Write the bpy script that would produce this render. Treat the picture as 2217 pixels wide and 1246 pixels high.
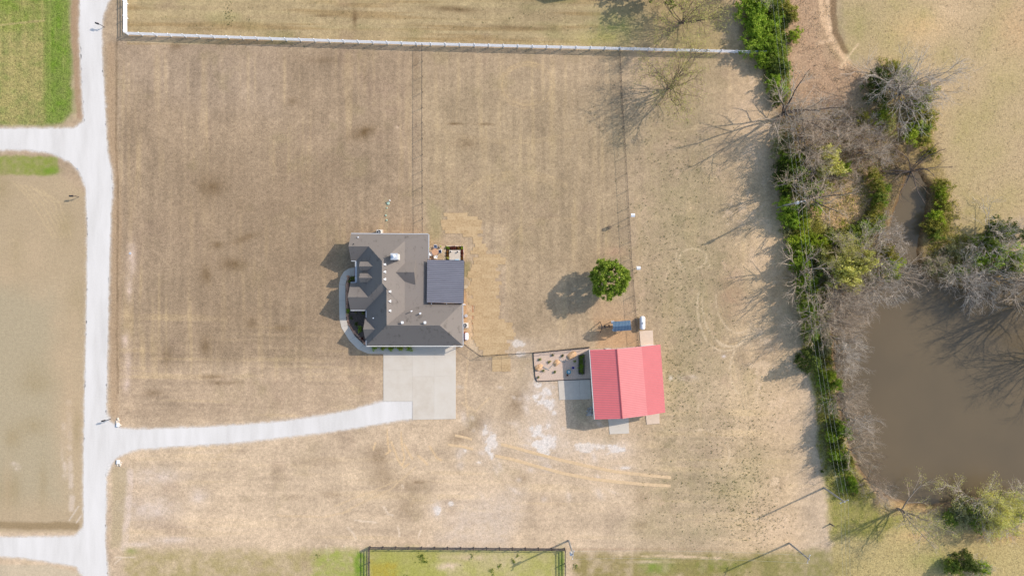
import bpy, bmesh, math, random
import numpy as np
from mathutils import Vector, Matrix
random.seed(7)
for o in list(bpy.data.objects): bpy.data.objects.remove(o)
SC = bpy.context.scene
COL = SC.collection
# ------------------------------------------------------------------ camera, sky, sun, exposure
H = 120.0; S = 0.08; CX = 1108.5; CY = 623.0
SUN_EL = math.radians(34); SUN_AZ = math.atan2(0.896, 0.444)
cam = bpy.data.objects.new('camera', bpy.data.cameras.new('camera')); COL.objects.link(cam)
cam.location = (0, 0, H); cam.rotation_euler = (0, 0, 0)
cam.data.sensor_width = 36; cam.data.lens = 18.0 / (1108.5 * S / H)
cam.data.clip_start = 1; cam.data.clip_end = 4000
SC.camera = cam
wd = bpy.data.worlds.new('World'); SC.world = wd; wd.use_nodes = True
wn = wd.node_tree.nodes; wl = wd.node_tree.links
sky = wn.new('ShaderNodeTexSky'); sky.sky_type = 'NISHITA'; sky.sun_disc = False
sky.sun_elevation = SUN_EL; sky.sun_rotation = SUN_AZ; sky.air_density = 1.2; sky.dust_density = 1.5
wl.new(sky.outputs[0], wn['Background'].inputs[0]); wn['Background'].inputs[1].default_value = 0.15
sl = bpy.data.lights.new('sun', 'SUN'); sl.energy = 3.0; sl.angle = math.radians(0.6); sl.color = (1.0, 0.91, 0.80)
so = bpy.data.objects.new('sun', sl); COL.objects.link(so)
sv = Vector((0.896 * math.cos(SUN_EL), 0.444 * math.cos(SUN_EL), math.sin(SUN_EL)))
so.rotation_euler = sv.to_track_quat('Z', 'Y').to_euler(); so.location = sv * 200
SC.view_settings.view_transform = 'Standard'; SC.view_settings.look = 'None'; SC.view_settings.gamma = 1
SC.view_settings.exposure = 0.62
SC.render.engine = 'CYCLES'
KEXP = (1.48, 1.53, 1.60)          # picture value of a white, flat, sunlit sheet per channel

# ------------------------------------------------------------------ helpers
def lin(c):
    c = c / 255.0
    return c / 12.92 if c < 0.04045 else ((c + 0.055) / 1.055) ** 2.4
def A(r, g, b, k=1.0):
    return tuple(min(0.85, lin(v) / K * k) for v, K in zip((r, g, b), KEXP))
def G(px, py, h=0.0):               # photograph pixel seen at height h -> world
    f = (H - h) / H
    return Vector(((px - CX) * S * f, (CY - py) * S * f, h))
def R(rx, ry, h=0.0):               # plan position (ground pixels) -> world
    return Vector(((rx - CX) * S, (CY - ry) * S, h))
def tag(o, label=None, cat=None, group=None, kind=None):
    if label: o['label'] = label
    if cat: o['category'] = cat
    if group: o['group'] = group
    if kind: o['kind'] = kind
    return o
def empty(name, loc, label=None, cat=None, group=None, rz=0.0):
    o = bpy.data.objects.new(name, None); COL.objects.link(o)
    o.empty_display_size = 0.3; o.location = loc; o.rotation_euler = (0, 0, rz)
    return tag(o, label, cat, group)
def world_loc(o):
    v = Vector((0, 0, 0))
    while o: v = v + o.location; o = o.parent
    return v
def link_mesh(name, me, mats, parent):
    o = bpy.data.objects.new(name, me); COL.objects.link(o)
    for m in (mats if isinstance(mats, (list, tuple)) else [mats]):
        me.materials.append(m)
    if parent: o.parent = parent
    return o
def np_mesh(name, V, F):
    me = bpy.data.meshes.new(name)
    V = np.asarray(V, np.float32); F = np.asarray(F, np.int32); k = F.shape[1]
    me.vertices.add(len(V)); me.vertices.foreach_set('co', V.ravel())
    me.loops.add(F.size); me.loops.foreach_set('vertex_index', F.ravel())
    me.polygons.add(len(F)); me.polygons.foreach_set('loop_start', np.arange(0, F.size, k, dtype=np.int32))
    me.update(calc_edges=True)
    return me
class MB:
    def __init__(s): s.v = []; s.f = []; s.mi = []
    def face(s, pts, mi=0):
        b = len(s.v); s.v += [tuple(p) for p in pts]; s.f.append(tuple(range(b, b + len(pts)))); s.mi.append(mi); return s
    def grid(s, pts, faces, mi=0):
        b = len(s.v); s.v += [tuple(p) for p in pts]
        for f in faces: s.f.append(tuple(b + i for i in f)); s.mi.append(mi)
        return s
    def box(s, c, size, rz=0.0, mi=0, tilt=None):
        M = Matrix.Rotation(rz, 3, 'Z')
        if tilt: M = M @ Matrix.Rotation(tilt[0], 3, tilt[1])
        c = Vector(c); P = []
        for z in (-1, 1):
            for y in (-1, 1):
                for x in (-1, 1): P.append(c + M @ Vector((x * size[0] / 2, y * size[1] / 2, z * size[2] / 2)))
        return s.grid(P, [(0, 2, 3, 1), (4, 5, 7, 6), (0, 1, 5, 4), (2, 6, 7, 3), (0, 4, 6, 2), (1, 3, 7, 5)], mi)
    def prism(s, poly, z0, z1, mi=0, bottom=True):
        n = len(poly); a = sum(poly[i][0] * poly[(i + 1) % n][1] - poly[(i + 1) % n][0] * poly[i][1] for i in range(n))
        if a < 0: poly = list(reversed(poly))
        P = [(p[0], p[1], z0) for p in poly] + [(p[0], p[1], z1) for p in poly]
        F = [(i, (i + 1) % n, n + (i + 1) % n, n + i) for i in range(n)] + [tuple(range(n, 2 * n))]
        if bottom: F.append(tuple(reversed(range(n))))
        return s.grid(P, F, mi)
    def tube(s, a, b, r0, r1=None, n=8, mi=0, cap=True):
        a = Vector(a); b = Vector(b); r1 = r0 if r1 is None else r1
        d = (b - a).normalized(); u = d.orthogonal().normalized(); w = d.cross(u)
        P = [a + (u * math.cos(t) + w * math.sin(t)) * r0 for t in [2 * math.pi * i / n for i in range(n)]]
        P += [b + (u * math.cos(t) + w * math.sin(t)) * r1 for t in [2 * math.pi * i / n for i in range(n)]]
        F = [(i, (i + 1) % n, n + (i + 1) % n, n + i) for i in range(n)]
        if cap: F += [tuple(range(n, 2 * n)), tuple(reversed(range(n)))]
        return s.grid(P, F, mi)
    def bar(s, a, b, w, h, mi=0):
        a = Vector(a); b = Vector(b); d = b - a; L = d.length; d.normalize()
        side = Vector((-d.y, d.x, 0)); side = side.normalized() if side.length > 1e-4 else Vector((1, 0, 0))
        up = d.cross(side) * -1
        up = side.cross(d) * -1 if up.length < .5 else up
        P = []
        for e in (a, b):
            for (i, j) in ((-1, -1), (1, -1), (1, 1), (-1, 1)): P.append(e + side * (i * w / 2) + up * (j * h / 2))
        return s.grid(P, [(0, 1, 2, 3), (7, 6, 5, 4), (0, 4, 5, 1), (1, 5, 6, 2), (2, 6, 7, 3), (3, 7, 4, 0)], mi)
    def lathe(s, c, prof, n=16, mi=0):
        c = Vector(c); m = len(prof); P = []
        for (r, z) in prof:
            for i in range(n):
                t = 2 * math.pi * i / n; P.append(c + Vector((r * math.cos(t), r * math.sin(t), z)))
        F = [(j * n + i, j * n + (i + 1) % n, (j + 1) * n + (i + 1) % n, (j + 1) * n + i) for j in range(m - 1) for i in range(n)]
        F += [tuple(range((m - 1) * n, m * n)), tuple(reversed(range(n)))]
        return s.grid(P, F, mi)
    def build(s, name, mats, parent=None, label=None, smooth=False):
        off = world_loc(parent) if parent else Vector((0, 0, 0))
        if off.length: s.v = [(x - off.x, y - off.y, z - off.z) for (x, y, z) in s.v]
        me = bpy.data.meshes.new(name); me.from_pydata(s.v, [], s.f)
        me.polygons.foreach_set('material_index', s.mi); me.update()
        if smooth: me.polygons.foreach_set('use_smooth', [True] * len(me.polygons))
        o = link_mesh(name, me, mats, parent)
        if label: o['label'] = label
        return o
def copy_tree(o, parent=None):
    c = o.copy(); COL.objects.link(c); c.parent = parent
    for ch in list(o.children): copy_tree(ch, c)
    return c

# ------------------------------------------------------------------ materials
def nd(nt, t, **kw):
    n = nt.nodes.new(t)
    for k, v in kw.items(): setattr(n, k, v)
    return n
def noise(nt, scale, detail=4, rough=0.6, vec=None, dist=0.0):
    n = nd(nt, 'ShaderNodeTexNoise'); n.inputs['Scale'].default_value = scale
    n.inputs['Detail'].default_value = detail; n.inputs['Roughness'].default_value = rough; n.inputs['Distortion'].default_value = dist
    if vec: nt.links.new(vec, n.inputs['Vector'])
    return n
def ramp(nt, fac, stops):
    r = nd(nt, 'ShaderNodeValToRGB'); nt.links.new(fac, r.inputs[0])
    e = r.color_ramp.elements
    while len(e) < len(stops): e.new(0.5)
    for i, (p, c) in enumerate(stops): e[i].position = p; e[i].color = tuple(c) + ((1,) if len(c) == 3 else ())
    return r
def geopos(nt, stretch=None):
    g = nd(nt, 'ShaderNodeNewGeometry')
    if not stretch: return g.outputs['Position']
    m = nd(nt, 'ShaderNodeMapping'); m.inputs['Scale'].default_value = stretch; nt.links.new(g.outputs['Position'], m.inputs[0])
    return m.outputs[0]
def newmat(name):
    m = bpy.data.materials.new(name); m.use_nodes = True
    return m, m.node_tree, m.node_tree.nodes['Principled BSDF']
def mat(name, c, rough=0.7, var=0.25, scale=3.0, metal=0.0, spec=0.3, bump=0.0, stretch=None, detail=4, c2=None):
    m, nt, p = newmat(name)
    pos = geopos(nt, stretch); n = noise(nt, scale, detail, 0.65, pos)
    c2 = c2 or c
    lo = tuple(v * (1 - var) for v in c); hi = tuple(min(.9, v * (1 + var)) for v in c2)
    r = ramp(nt, n.outputs['Fac'], [(0.3, lo), (0.7, hi)])
    nt.links.new(r.outputs[0], p.inputs['Base Color'])
    p.inputs['Roughness'].default_value = rough; p.inputs['Metallic'].default_value = metal
    p.inputs['Specular IOR Level'].default_value = spec
    if bump:
        n2 = noise(nt, scale * 4, 4, 0.7, pos); b = nd(nt, 'ShaderNodeBump'); b.inputs['Strength'].default_value = bump
        b.inputs['Distance'].default_value = 0.05
        nt.links.new(n2.outputs['Fac'], b.inputs['Height']); nt.links.new(b.outputs[0], p.inputs['Normal'])
    return m
def leafmat(name, c1, c2, c3):
    m, nt, p = newmat(name)
    g = nd(nt, 'ShaderNodeNewGeometry'); oi = nd(nt, 'ShaderNodeObjectInfo')
    n = noise(nt, 0.9, 3, 0.6, g.outputs['Position'])
    mx = nd(nt, 'ShaderNodeMath', operation='ADD'); nt.links.new(g.outputs['Random Per Island'], mx.inputs[0]); nt.links.new(n.outputs['Fac'], mx.inputs[1])
    m2 = nd(nt, 'ShaderNodeMath', operation='MULTIPLY'); nt.links.new(mx.outputs[0], m2.inputs[0]); m2.inputs[1].default_value = 0.5
    r = ramp(nt, m2.outputs[0], [(0.2, c1), (0.5, c2), (0.8, c3)])
    hs = nd(nt, 'ShaderNodeHueSaturation'); nt.links.new(r.outputs[0], hs.inputs['Color'])
    mr = nd(nt, 'ShaderNodeMapRange'); nt.links.new(oi.outputs['Random'], mr.inputs[0]); mr.inputs[3].default_value = 0.8; mr.inputs[4].default_value = 1.2
    nt.links.new(mr.outputs[0], hs.inputs['Value'])
    nt.links.new(hs.outputs[0], p.inputs['Base Color']); p.inputs['Roughness'].default_value = 0.6; p.inputs['Specular IOR Level'].default_value = 0.2
    tr = nd(nt, 'ShaderNodeBsdfTranslucent'); nt.links.new(hs.outputs[0], tr.inputs[0])
    ms = nd(nt, 'ShaderNodeMixShader'); ms.inputs[0].default_value = 0.35
    nt.links.new(p.outputs[0], ms.inputs[1]); nt.links.new(tr.outputs[0], ms.inputs[2])
    nt.links.new(ms.outputs[0], nt.nodes['Material Output'].inputs[0])
    return m
M = {}
M['white'] = mat('white_vinyl', (.72, .73, .76), .45, .05, 2)
M['white_rail'] = mat('white_rail', (.78, .79, .83), .45, .05, 2)
M['black'] = mat('black_metal', (.02, .022, .026), .5, .3, 4)
M['brownwood'] = mat('dark_stained_wood', (.05, .042, .045), .8, .3, 5)
M['polewood'] = mat('weathered_pole', (.30, .29, .28), .8, .25, 4, stretch=(1, 1, .2))
M['galv'] = mat('galvanised_metal', (.6, .62, .64), .4, .15, 3, metal=.3)
M['conc'] = mat('concrete', A(226, 216, 203), .85, .07, 1.2, bump=.2)
M['conc_tan'] = mat('concrete_tan', A(236, 214, 194), .85, .06, 1.5, bump=.2)
M['bark'] = mat('grey_bark', (.27, .22, .17), .9, .35, 3, bump=.4)
M['bark_dark'] = mat('dark_bark', (.12, .095, .08), .9, .35, 3, bump=.4)
M['twig'] = mat('pale_twigs', (.50, .40, .30), .9, .3, 1.2)
M['twig_dark'] = mat('brown_twigs', (.22, .155, .105), .9, .3, 1.2)
M['twig_silver'] = mat('silvery_twigs', (.54, .465, .385), .9, .3, 1.2)
M['leaf_bright'] = leafmat('leaf_bright', (.12, .20, .016), (.28, .41, .04), (.46, .55, .08))
M['leaf_mid'] = leafmat('leaf_mid', (.10, .15, .02), (.22, .29, .045), (.36, .40, .08))
M['leaf_dark'] = leafmat('leaf_dark', (.04, .065, .012), (.09, .13, .025), (.2, .23, .05))
M['leaf_olive'] = leafmat('leaf_olive', (.14, .15, .025), (.30, .29, .05), (.5, .45, .1))
M['leaf_lime'] = leafmat('leaf_lime', (.18, .26, .015), (.3, .38, .03), (.5, .55, .08))
M['leaf_yellow'] = leafmat('leaf_yellow', (.36, .37, .07), (.56, .54, .14), (.72, .68, .25))
M['leaf_grey'] = leafmat('leaf_grey', (.18, .19, .07), (.33, .33, .14), (.5, .46, .24))
M['leaf_oak'] = leafmat('leaf_oak', (.07, .12, .015), (.20, .29, .03), (.42, .50, .07))
M['weedgreen'] = leafmat('weedgreen', (.06, .085, .02), (.10, .13, .03), (.16, .19, .05))
M['leaf_red'] = leafmat('leaf_red', (.08, .02, .015), (.2, .05, .035), (.34, .1, .07))
M['leaf_orange'] = leafmat('leaf_orange', (.14, .06, .01), (.3, .13, .03), (.45, .25, .05))
M['straw_leaf'] = leafmat('straw_leaf', (.33, .25, .16), (.42, .33, .22), (.52, .43, .29))
M['dry'] = leafmat('dry_stalks', (.26, .19, .12), (.42, .32, .21), (.62, .5, .34))

# ------------------------------------------------------------------ ground sheet with painted wear, pond basin
rng = np.random.default_rng(11)
def vnoise1(X, Y, sx, sy, seed):
    r = np.random.default_rng(seed); g = r.random((256, 256)).astype(np.float32)
    x = X / sx + 1000; y = Y / sy + 1000
    xi = np.floor(x).astype(np.int64); yi = np.floor(y).astype(np.int64)
    fx = (x - xi).astype(np.float32); fy = (y - yi).astype(np.float32)
    fx = fx * fx * (3 - 2 * fx); fy = fy * fy * (3 - 2 * fy)
    a = g[yi % 256, xi % 256]; b = g[yi % 256, (xi + 1) % 256]; c = g[(yi + 1) % 256, xi % 256]; d = g[(yi + 1) % 256, (xi + 1) % 256]
    return (a * (1 - fx) + b * fx) * (1 - fy) + (c * (1 - fx) + d * fx) * fy
def vn(X, Y, sx, sy, seed, oct=3):
    t = 0; w = 1; s = 0
    for k in range(oct):
        t = t + w * vnoise1(X, Y, sx / 2 ** k, sy / 2 ** k, seed + 31 * k); s += w; w *= .55
    return t / s
def ss(a, b, x):
    t = np.clip((x - a) / (b - a), 0, 1); return t * t * (3 - 2 * t)
def axis(lo, hi, step, far):
    c = list(np.arange(lo, hi + step / 2, step)); a = []; d = step; p = lo
    while p > -far: d *= 1.35; p -= d; a.append(p)
    b = []; d = step; p = hi
    while p < far: d *= 1.35; p += d; b.append(p)
    return np.array(a[::-1] + c + b)
gx = axis(-92.0, 92.0, 0.2, 900); gy = axis(-53.0, 53.0, 0.2, 900)
PXs = gx / S + CX; PYs = CY - gy / S
X, Y = np.meshgrid(PXs, PYs)            # pixel coordinates of every ground vertex
C = np.zeros(X.shape + (4,), np.float32)
def srgb(r, g, b): return np.array([lin(r), lin(g), lin(b)], np.float32)
def region(x0, y0, x1, y1, m=60):
    i0, i1 = np.searchsorted(PXs, [x0 - m, x1 + m]); jj = np.where((PYs >= y0 - m) & (PYs <= y1 + m))[0]
    if len(jj) == 0: return slice(0, 0), slice(0, 0)
    return slice(jj[0], jj[-1] + 1), slice(i0, i1)
def sdist(poly, x, y):                  # signed distance to polygon, negative inside
    d2 = np.full(x.shape, 1e12, np.float32); ins = np.zeros(x.shape, bool); n = len(poly)
    for i in range(n):
        ax, ay = poly[i]; bx, by = poly[(i + 1) % n]; ex, ey = bx - ax, by - ay
        t = np.clip(((x - ax) * ex + (y - ay) * ey) / (ex * ex + ey * ey + 1e-9), 0, 1)
        d2 = np.minimum(d2, (x - ax - t * ex) ** 2 + (y - ay - t * ey) ** 2)
        c = ((ay > y) != (by > y))
        with np.errstate(divide='ignore', invalid='ignore'):
            ins ^= c & (x < (bx - ax) * (y - ay) / (by - ay + 1e-12) + ax)
    d = np.sqrt(d2); return np.where(ins, -d, d)
def pline(pts, x, y):
    d2 = np.full(x.shape, 1e12, np.float32)
    for (ax, ay), (bx, by) in zip(pts[:-1], pts[1:]):
        ex, ey = bx - ax, by - ay
        t = np.clip(((x - ax) * ex + (y - ay) * ey) / (ex * ex + ey * ey + 1e-9), 0, 1)
        d2 = np.minimum(d2, (x - ax - t * ex) ** 2 + (y - ay - t * ey) ** 2)
    return np.sqrt(d2)
def blend(sl, m, col, rough=None):
    m = m[..., None]; C[sl][..., :3] = C[sl][..., :3] * (1 - m) + col * m
    if rough is not None: C[sl][..., 3:] = C[sl][..., 3:] * (1 - m) + rough * m
def bb(pts): xs = [p[0] for p in pts]; ys = [p[1] for p in pts]; return min(xs), min(ys), max(xs), max(ys)
def P_poly(poly, col, soft=6, jit=0, js=12, amt=1.0, rough=None, seed=5, tex=0.0, ts=8):
    sl = region(*bb(poly)); x, y = X[sl], Y[sl]
    if x.size == 0: return
    d = sdist(poly, x, y)
    if jit: d = d + (vn(x, y, js, js, seed) - .5) * 2 * jit
    m = (1 - ss(-soft, soft, d)) * amt
    if tex: m = np.clip(m * (1 + (vn(x, y, ts, ts, seed + 9) - .5) * 2 * tex), 0, 1)
    blend(sl, m, col, rough)
def P_line(pts, w, col, amt=1.0, soft=1.5, jit=0, seed=3, brk=0.0):
    sl = region(*bb(pts)); x, y = X[sl], Y[sl]
    if x.size == 0: return
    if jit: x = x + (vn(x, y, 20, 20, seed) - .5) * 2 * jit; y = y + (vn(y, x, 20, 20, seed + 1) - .5) * 2 * jit
    d = pline(pts, x, y); m = (1 - ss(w / 2, w / 2 + soft, d)) * amt
    if brk: m = m * (1 - brk + brk * ss(.35, .6, vn(x, y, 14, 14, seed + 5)))
    blend(sl, m, col)
def P_spot(cx, cy, rx, ry, col, amt=.6, rot=0, jit=.5, seed=4, thr=None, ns=10):
    R_ = max(rx, ry) * 2.2; sl = region(cx - R_, cy - R_, cx + R_, cy + R_, 0); x, y = X[sl], Y[sl]
    if x.size == 0: return
    c, s = math.cos(math.radians(rot)), math.sin(math.radians(rot)); dx, dy = x - cx, y - cy
    q = np.sqrt(((dx * c + dy * s) / rx) ** 2 + ((-dx * s + dy * c) / ry) ** 2)
    n = vn(x, y, ns, ns, seed, 4)
    if thr is None: m = np.exp(-q * q * 1.2) * (1 - jit + 2 * jit * n) * amt
    else: m = ss(thr, thr + .12, n * np.clip(1.35 - q * .75, 0, 1.3)) * amt
    blend(sl, np.clip(m, 0, 1), col)
full = (slice(None), slice(None))
def arc(cx, cy, rx, ry, a0, a1, n=26): return [(cx + rx * math.cos(math.radians(a0 + (a1 - a0) * i / n)), cy + ry * math.sin(math.radians(a0 + (a1 - a0) * i / n))) for i in range(n + 1)]
# base: short dry lawn
n1 = vn(X, Y, 160, 160, 1, 4); n2 = vn(X, Y, 40, 40, 2, 3)
base = srgb(189, 166, 140)[None, None] * (1 - n1[..., None]) + srgb(202, 180, 150)[None, None] * n1[..., None]
C[..., :3] = base; C[..., 3] = .35
blend(full, ss(650, 1000, Y + 60 * (n1 - .5)) * .9, srgb(223, 199, 170))       # paler south field
blend(full, ss(1480, 1640, X) * (1 - ss(1700, 1760, X)) * .75, srgb(222, 194, 156)); blend(full, ss(1345, 1420, X) * (1 - ss(1480, 1620, X)) * .5, srgb(188, 166, 136))
C[..., 3] *= 1 - .4 * (X < 182)
# main west lawn: darker, browner
P_poly([(250, 90), (913, 100), (913, 520), (1000, 560), (1000, 760), (830, 800), (250, 790)], srgb(174, 152, 126), 30, 20, 60, .85)
P_poly([(250, 90), (600, 92), (600, 250), (250, 200)], srgb(186, 165, 142), 50, 20, 60, .6)
P_poly([(245, 790), (830, 800), (830, 860), (600, 905), (245, 925)], srgb(196, 172, 145), 30, 12, 40, .8)
P_poly([(915, 100), (1345, 110), (1350, 450), (1345, 700), (1110, 740), (1090, 500), (915, 430)], srgb(188, 166, 136), 15, 10, 40, .8)
P_poly([(915, 200), (1345, 180), (1350, 420), (1345, 560), (1090, 560), (1090, 470), (915, 430)], srgb(178, 158, 128), 50, 20, 60, .6)
# strip beyond the white fence
P_poly([(275, -400), (1620, -400), (1640, 110), (914, 96), (275, 74)], srgb(187, 167, 128), 3, 1, 20, .9)
sl = region(275, -100, 1300, 96, 0); x, y = X[sl], Y[sl]
blend(sl, ss(.5, .7, vn(x, y - x * .025, 260, 9, 21, 3)) * .5 * (1 - ss(1250, 1400, x)), srgb(160, 132, 88))
blend(sl, ss(.5, .72, vn(x, y - x * .02, 200, 7, 25, 3)) * .45, srgb(205, 186, 142))
blend(sl, ss(.5, .8, vn(x, y, 120, 40, 22, 3)) * .4, srgb(150, 150, 95))
# stripes from mowing: vertical in the lawns, horizontal in the south
def stripes(x0, y0, x1, y1, vert, amt, seed, per=7):
    sl = region(x0, y0, x1, y1, 0); x, y = X[sl], Y[sl]
    e = ss(0, 40, x - x0) * ss(0, 40, x1 - x) * ss(0, 40, y - y0) * ss(0, 40, y1 - y)
    n = vn(x, y, per, 170, seed, 2) if vert else vn(x, y - .015 * x, 200, per, seed, 2)
    k = vn(x, y, 90, 90, seed + 7, 3)
    f = 1 + (n - .5) * 2 * amt * e * (.4 + 1.2 * k)
    C[sl][..., :3] *= f[..., None]
    w = ss(.55, .8, n) * e * amt * 2.2
    blend(sl, w * k, srgb(206, 180, 130))
stripes(240, 95, 915, 840, True, .17, 101, 8); stripes(912, 100, 1345, 760, True, .15, 102, 8)
stripes(240, 640, 830, 930, False, .16, 103, 7); stripes(-100, 380, 185, 1160, False, .10, 104, 9)
stripes(240, 930, 1500, 1190, False, .13, 105, 9); stripes(1345, 100, 1740, 850, True, .12, 106, 10); stripes(1400, 850, 1780, 1190, False, .16, 107, 9)
# general blotches
for sd, sc, am in ((31, 70, .16), (32, 28, .12), (33, 11, .09)):
    C[..., :3] *= (1 + (vn(X, Y, sc, sc, sd, 3) - .5) * 2 * am)[..., None]
blend(full, ss(.6, .85, vn(X, Y, 60, 60, 41, 4)) * .3, srgb(165, 150, 110))
blend(full, ss(.6, .85, vn(X, Y, 75, 75, 42, 4)) * .3 * (1 - ss(.5, .9, vn(X, Y, 30, 30, 40))), srgb(160, 135, 118))
P_poly([(380, 350), (740, 340), (740, 740), (420, 760)], srgb(160, 138, 112), 60, 25, 60, .5, tex=.5, ts=40)
P_poly([(1345, 130), (1560, 130), (1600, 700), (1500, 1150), (1360, 1150), (1440, 760), (1380, 600)], srgb(182, 166, 130), 50, 25, 50, .3, tex=1.2, ts=18)
for q in range(34):
    cx, cy = rng.uniform(1400, 1700), rng.uniform(200, 1080); a0 = rng.uniform(0, 360); rr_ = rng.uniform(25, 80); P_line(arc(cx, cy, rr_, rr_ * rng.uniform(.6, 1.1), a0, a0 + rng.uniform(60, 170)), 1.3, srgb(222, 196, 158), rng.uniform(.25, .5), 2, 2, seed=300 + q, brk=.4)
for sd, sc, am in ((131, 5, .13), (132, 3, .11)): C[..., :3] *= (1 + (vn(X, Y, sc, sc, sd, 2) - .5) * 2 * am)[..., None]
# fields west of the road
P_poly([(-500, 378), (130, 378), (188, 420), (185, 1150), (-500, 1155)], srgb(196, 176, 144), 5, 2, 15, .8)
P_poly([(-500, 620), (120, 620), (130, 1080), (-500, 1100)], srgb(188, 176, 148), 40, 10, 40, .7)
P_poly([(-500, 1215), (100, 1222), (175, 1240), (175, 1700), (-500, 1700)], srgb(212, 198, 172), 4, 2, 15, .7)
P_line([(-60, 1135), (165, 1138)], 8, srgb(160, 138, 104), .8, 8, 3)
P_poly([(-500, -400), (155, -400), (150, 60), (158, 240), (135, 265), (80, 272), (-500, 265)], srgb(140, 150, 82), 6, 4, 20, .95, .8)
P_poly([(95, -400), (155, -400), (150, 60), (158, 240), (135, 262), (95, 268)], srgb(120, 150, 54), 26, 12, 30, .7, tex=.8, ts=14)
P_poly([(-500, -400), (95, -400), (95, 268), (-500, 265)], srgb(176, 166, 108), 10, 8, 30, .75, tex=1.3, ts=14, seed=8)
P_poly([(-500, -400), (95, -400), (95, 60), (-500, 120)], srgb(130, 152, 62), 20, 12, 30, .6, tex=1.0, ts=18, seed=18)
P_poly([(-500, 335), (125, 338), (128, 372), (110, 380), (-500, 373)], srgb(150, 160, 80), 4, 3, 12, .9, tex=.5, ts=10)
P_spot(110, 370, 18, 9, srgb(120, 155, 45), .9)
stripes(-100, -60, 160, 268, True, .12, 108, 6)
P_line([(165, -60), (162, 60), (168, 170), (174, 250)], 10, srgb(182, 152, 124), .8, 6, 2)
P_line([(-40, 60), (40, 50), (95, 45)], 2, srgb(200, 180, 130), .6, 2)
for q in range(6): P_line([(30 + 12 * q, 395 + 3 * q), (70 + 12 * q, 440), (115 + 8 * q, 515)], 1.2, srgb(222, 198, 156), .45, 1.5, 3, seed=60 + q)
for (a, b, c, d) in ((138, 920, 140, 1035), (150, 870, 155, 1100), (28, 1005, 40, 1012)): P_line([(a, b), (c, d)], 5, srgb(232, 214, 198), .6, 7, 3, brk=.8)
P_line([(170, 1095), (150, 1125)], 1.5, srgb(235, 220, 205), .6, 1.5); P_line([(176, 1115), (166, 1130)], 2, srgb(235, 220, 205), .6, 1.5)
# road verge east
P_line([(240, 100), (243, 300), (252, 380), (254, 480), (250, 700), (248, 890)], 9, srgb(190, 162, 130), .6, 10, 2)
P_line([(253, 90), (252, 200), (251, 320), (256, 400), (254, 600), (253, 740), (256, 850)], 1.5, srgb(132, 112, 88), .65, 2.5, 1.5, brk=.4)
for (cx, cy, rx, ry) in ((272, 735, 9, 18), (276, 780, 8, 25), (274, 830, 8, 22), (280, 620, 8, 30), (285, 560, 10, 40)): P_spot(cx, cy, rx, ry, srgb(228, 204, 186), .7, jit=.8)
P_poly([(244, 1010), (282, 1012), (275, 1085), (262, 1180), (240, 1185)], srgb(194, 176, 142), 6, 3, 20, .8)
P_line([(282, 1020), (278, 1090), (272, 1150), (268, 1185)], 8, srgb(232, 212, 196), .7, 7, 3, brk=.5)
for (cx, cy, rx, ry) in ((370, 1168, 40, 8), (300, 1178, 30, 6), (430, 1075, 20, 18), (330, 1100, 60, 30), (340, 1030, 60, 20)): P_spot(cx, cy, rx, ry, srgb(234, 216, 202), .6, jit=.8)
# dark damp stains; the lawn fence's faint shade band is painted in too
for (cx, cy, rx, ry, rot, am) in ((785, 287, 32, 15, -15, .7), (460, 405, 30, 22, 0, .45), (530, 515, 35, 8, -20, .4), (505, 572, 28, 14, 0, .5), (445, 595, 12, 20, 0, .5), (470, 530, 14, 9, 0, .45),
        (445, 750, 12, 22, 0, .45), (360, 770, 14, 22, 0, .35), (460, 815, 35, 6, 0, .45), (480, 828, 40, 6, 0, .45), (330, 850, 20, 8, 0, .4), (610, 710, 20, 8, 0, .35), (545, 700, 14, 14, 0, .35),
        (985, 268, 18, 3, 0, .7), (1050, 269, 20, 3, 0, .6), (1010, 310, 30, 14, 0, .3), (635, 220, 14, 10, 0, .3), (380, 100, 14, 7, 0, .5), (900, 135, 10, 35, 0, .3),  # final spot is the fence's shade, put into the ground colour
        (820, 985, 28, 25, 0, .6), (830, 1030, 25, 30, 0, .4), (890, 1050, 45, 20, 0, .4), (905, 1043, 15, 4, 0, .6), (880, 1100, 30, 30, 0, .35), (995, 945, 30, 18, -30, .55), (1040, 915, 25, 18, -40, .5),
        (1120, 870, 20, 40, 20, .35), (720, 1070, 25, 10, 0, .35), (630, 1075, 20, 6, 0, .3), (1390, 1075, 18, 20, 0, .35), (1385, 1135, 22, 14, 0, .3), (1130, 1035, 14, 12, 0, .4), (700, 1000, 70, 12, 0, .25),
        (980, 20, 60, 7, 5, .55), (700, 35, 30, 3, 0, .5), (768, 40, 6, 24, 0, .5), (700, 130, 40, 8, 0, .25), (1120, 60, 80, 4, 3, .5), (560, 1230, 20, 30, 0, .4), (660, 1215, 20, 25, 0, .5)):
    P_spot(cx, cy, rx, ry, srgb(124, 101, 72), min(.85, am * (1.35 if cy < 900 else .95)), rot, .5, int(cx))
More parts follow.
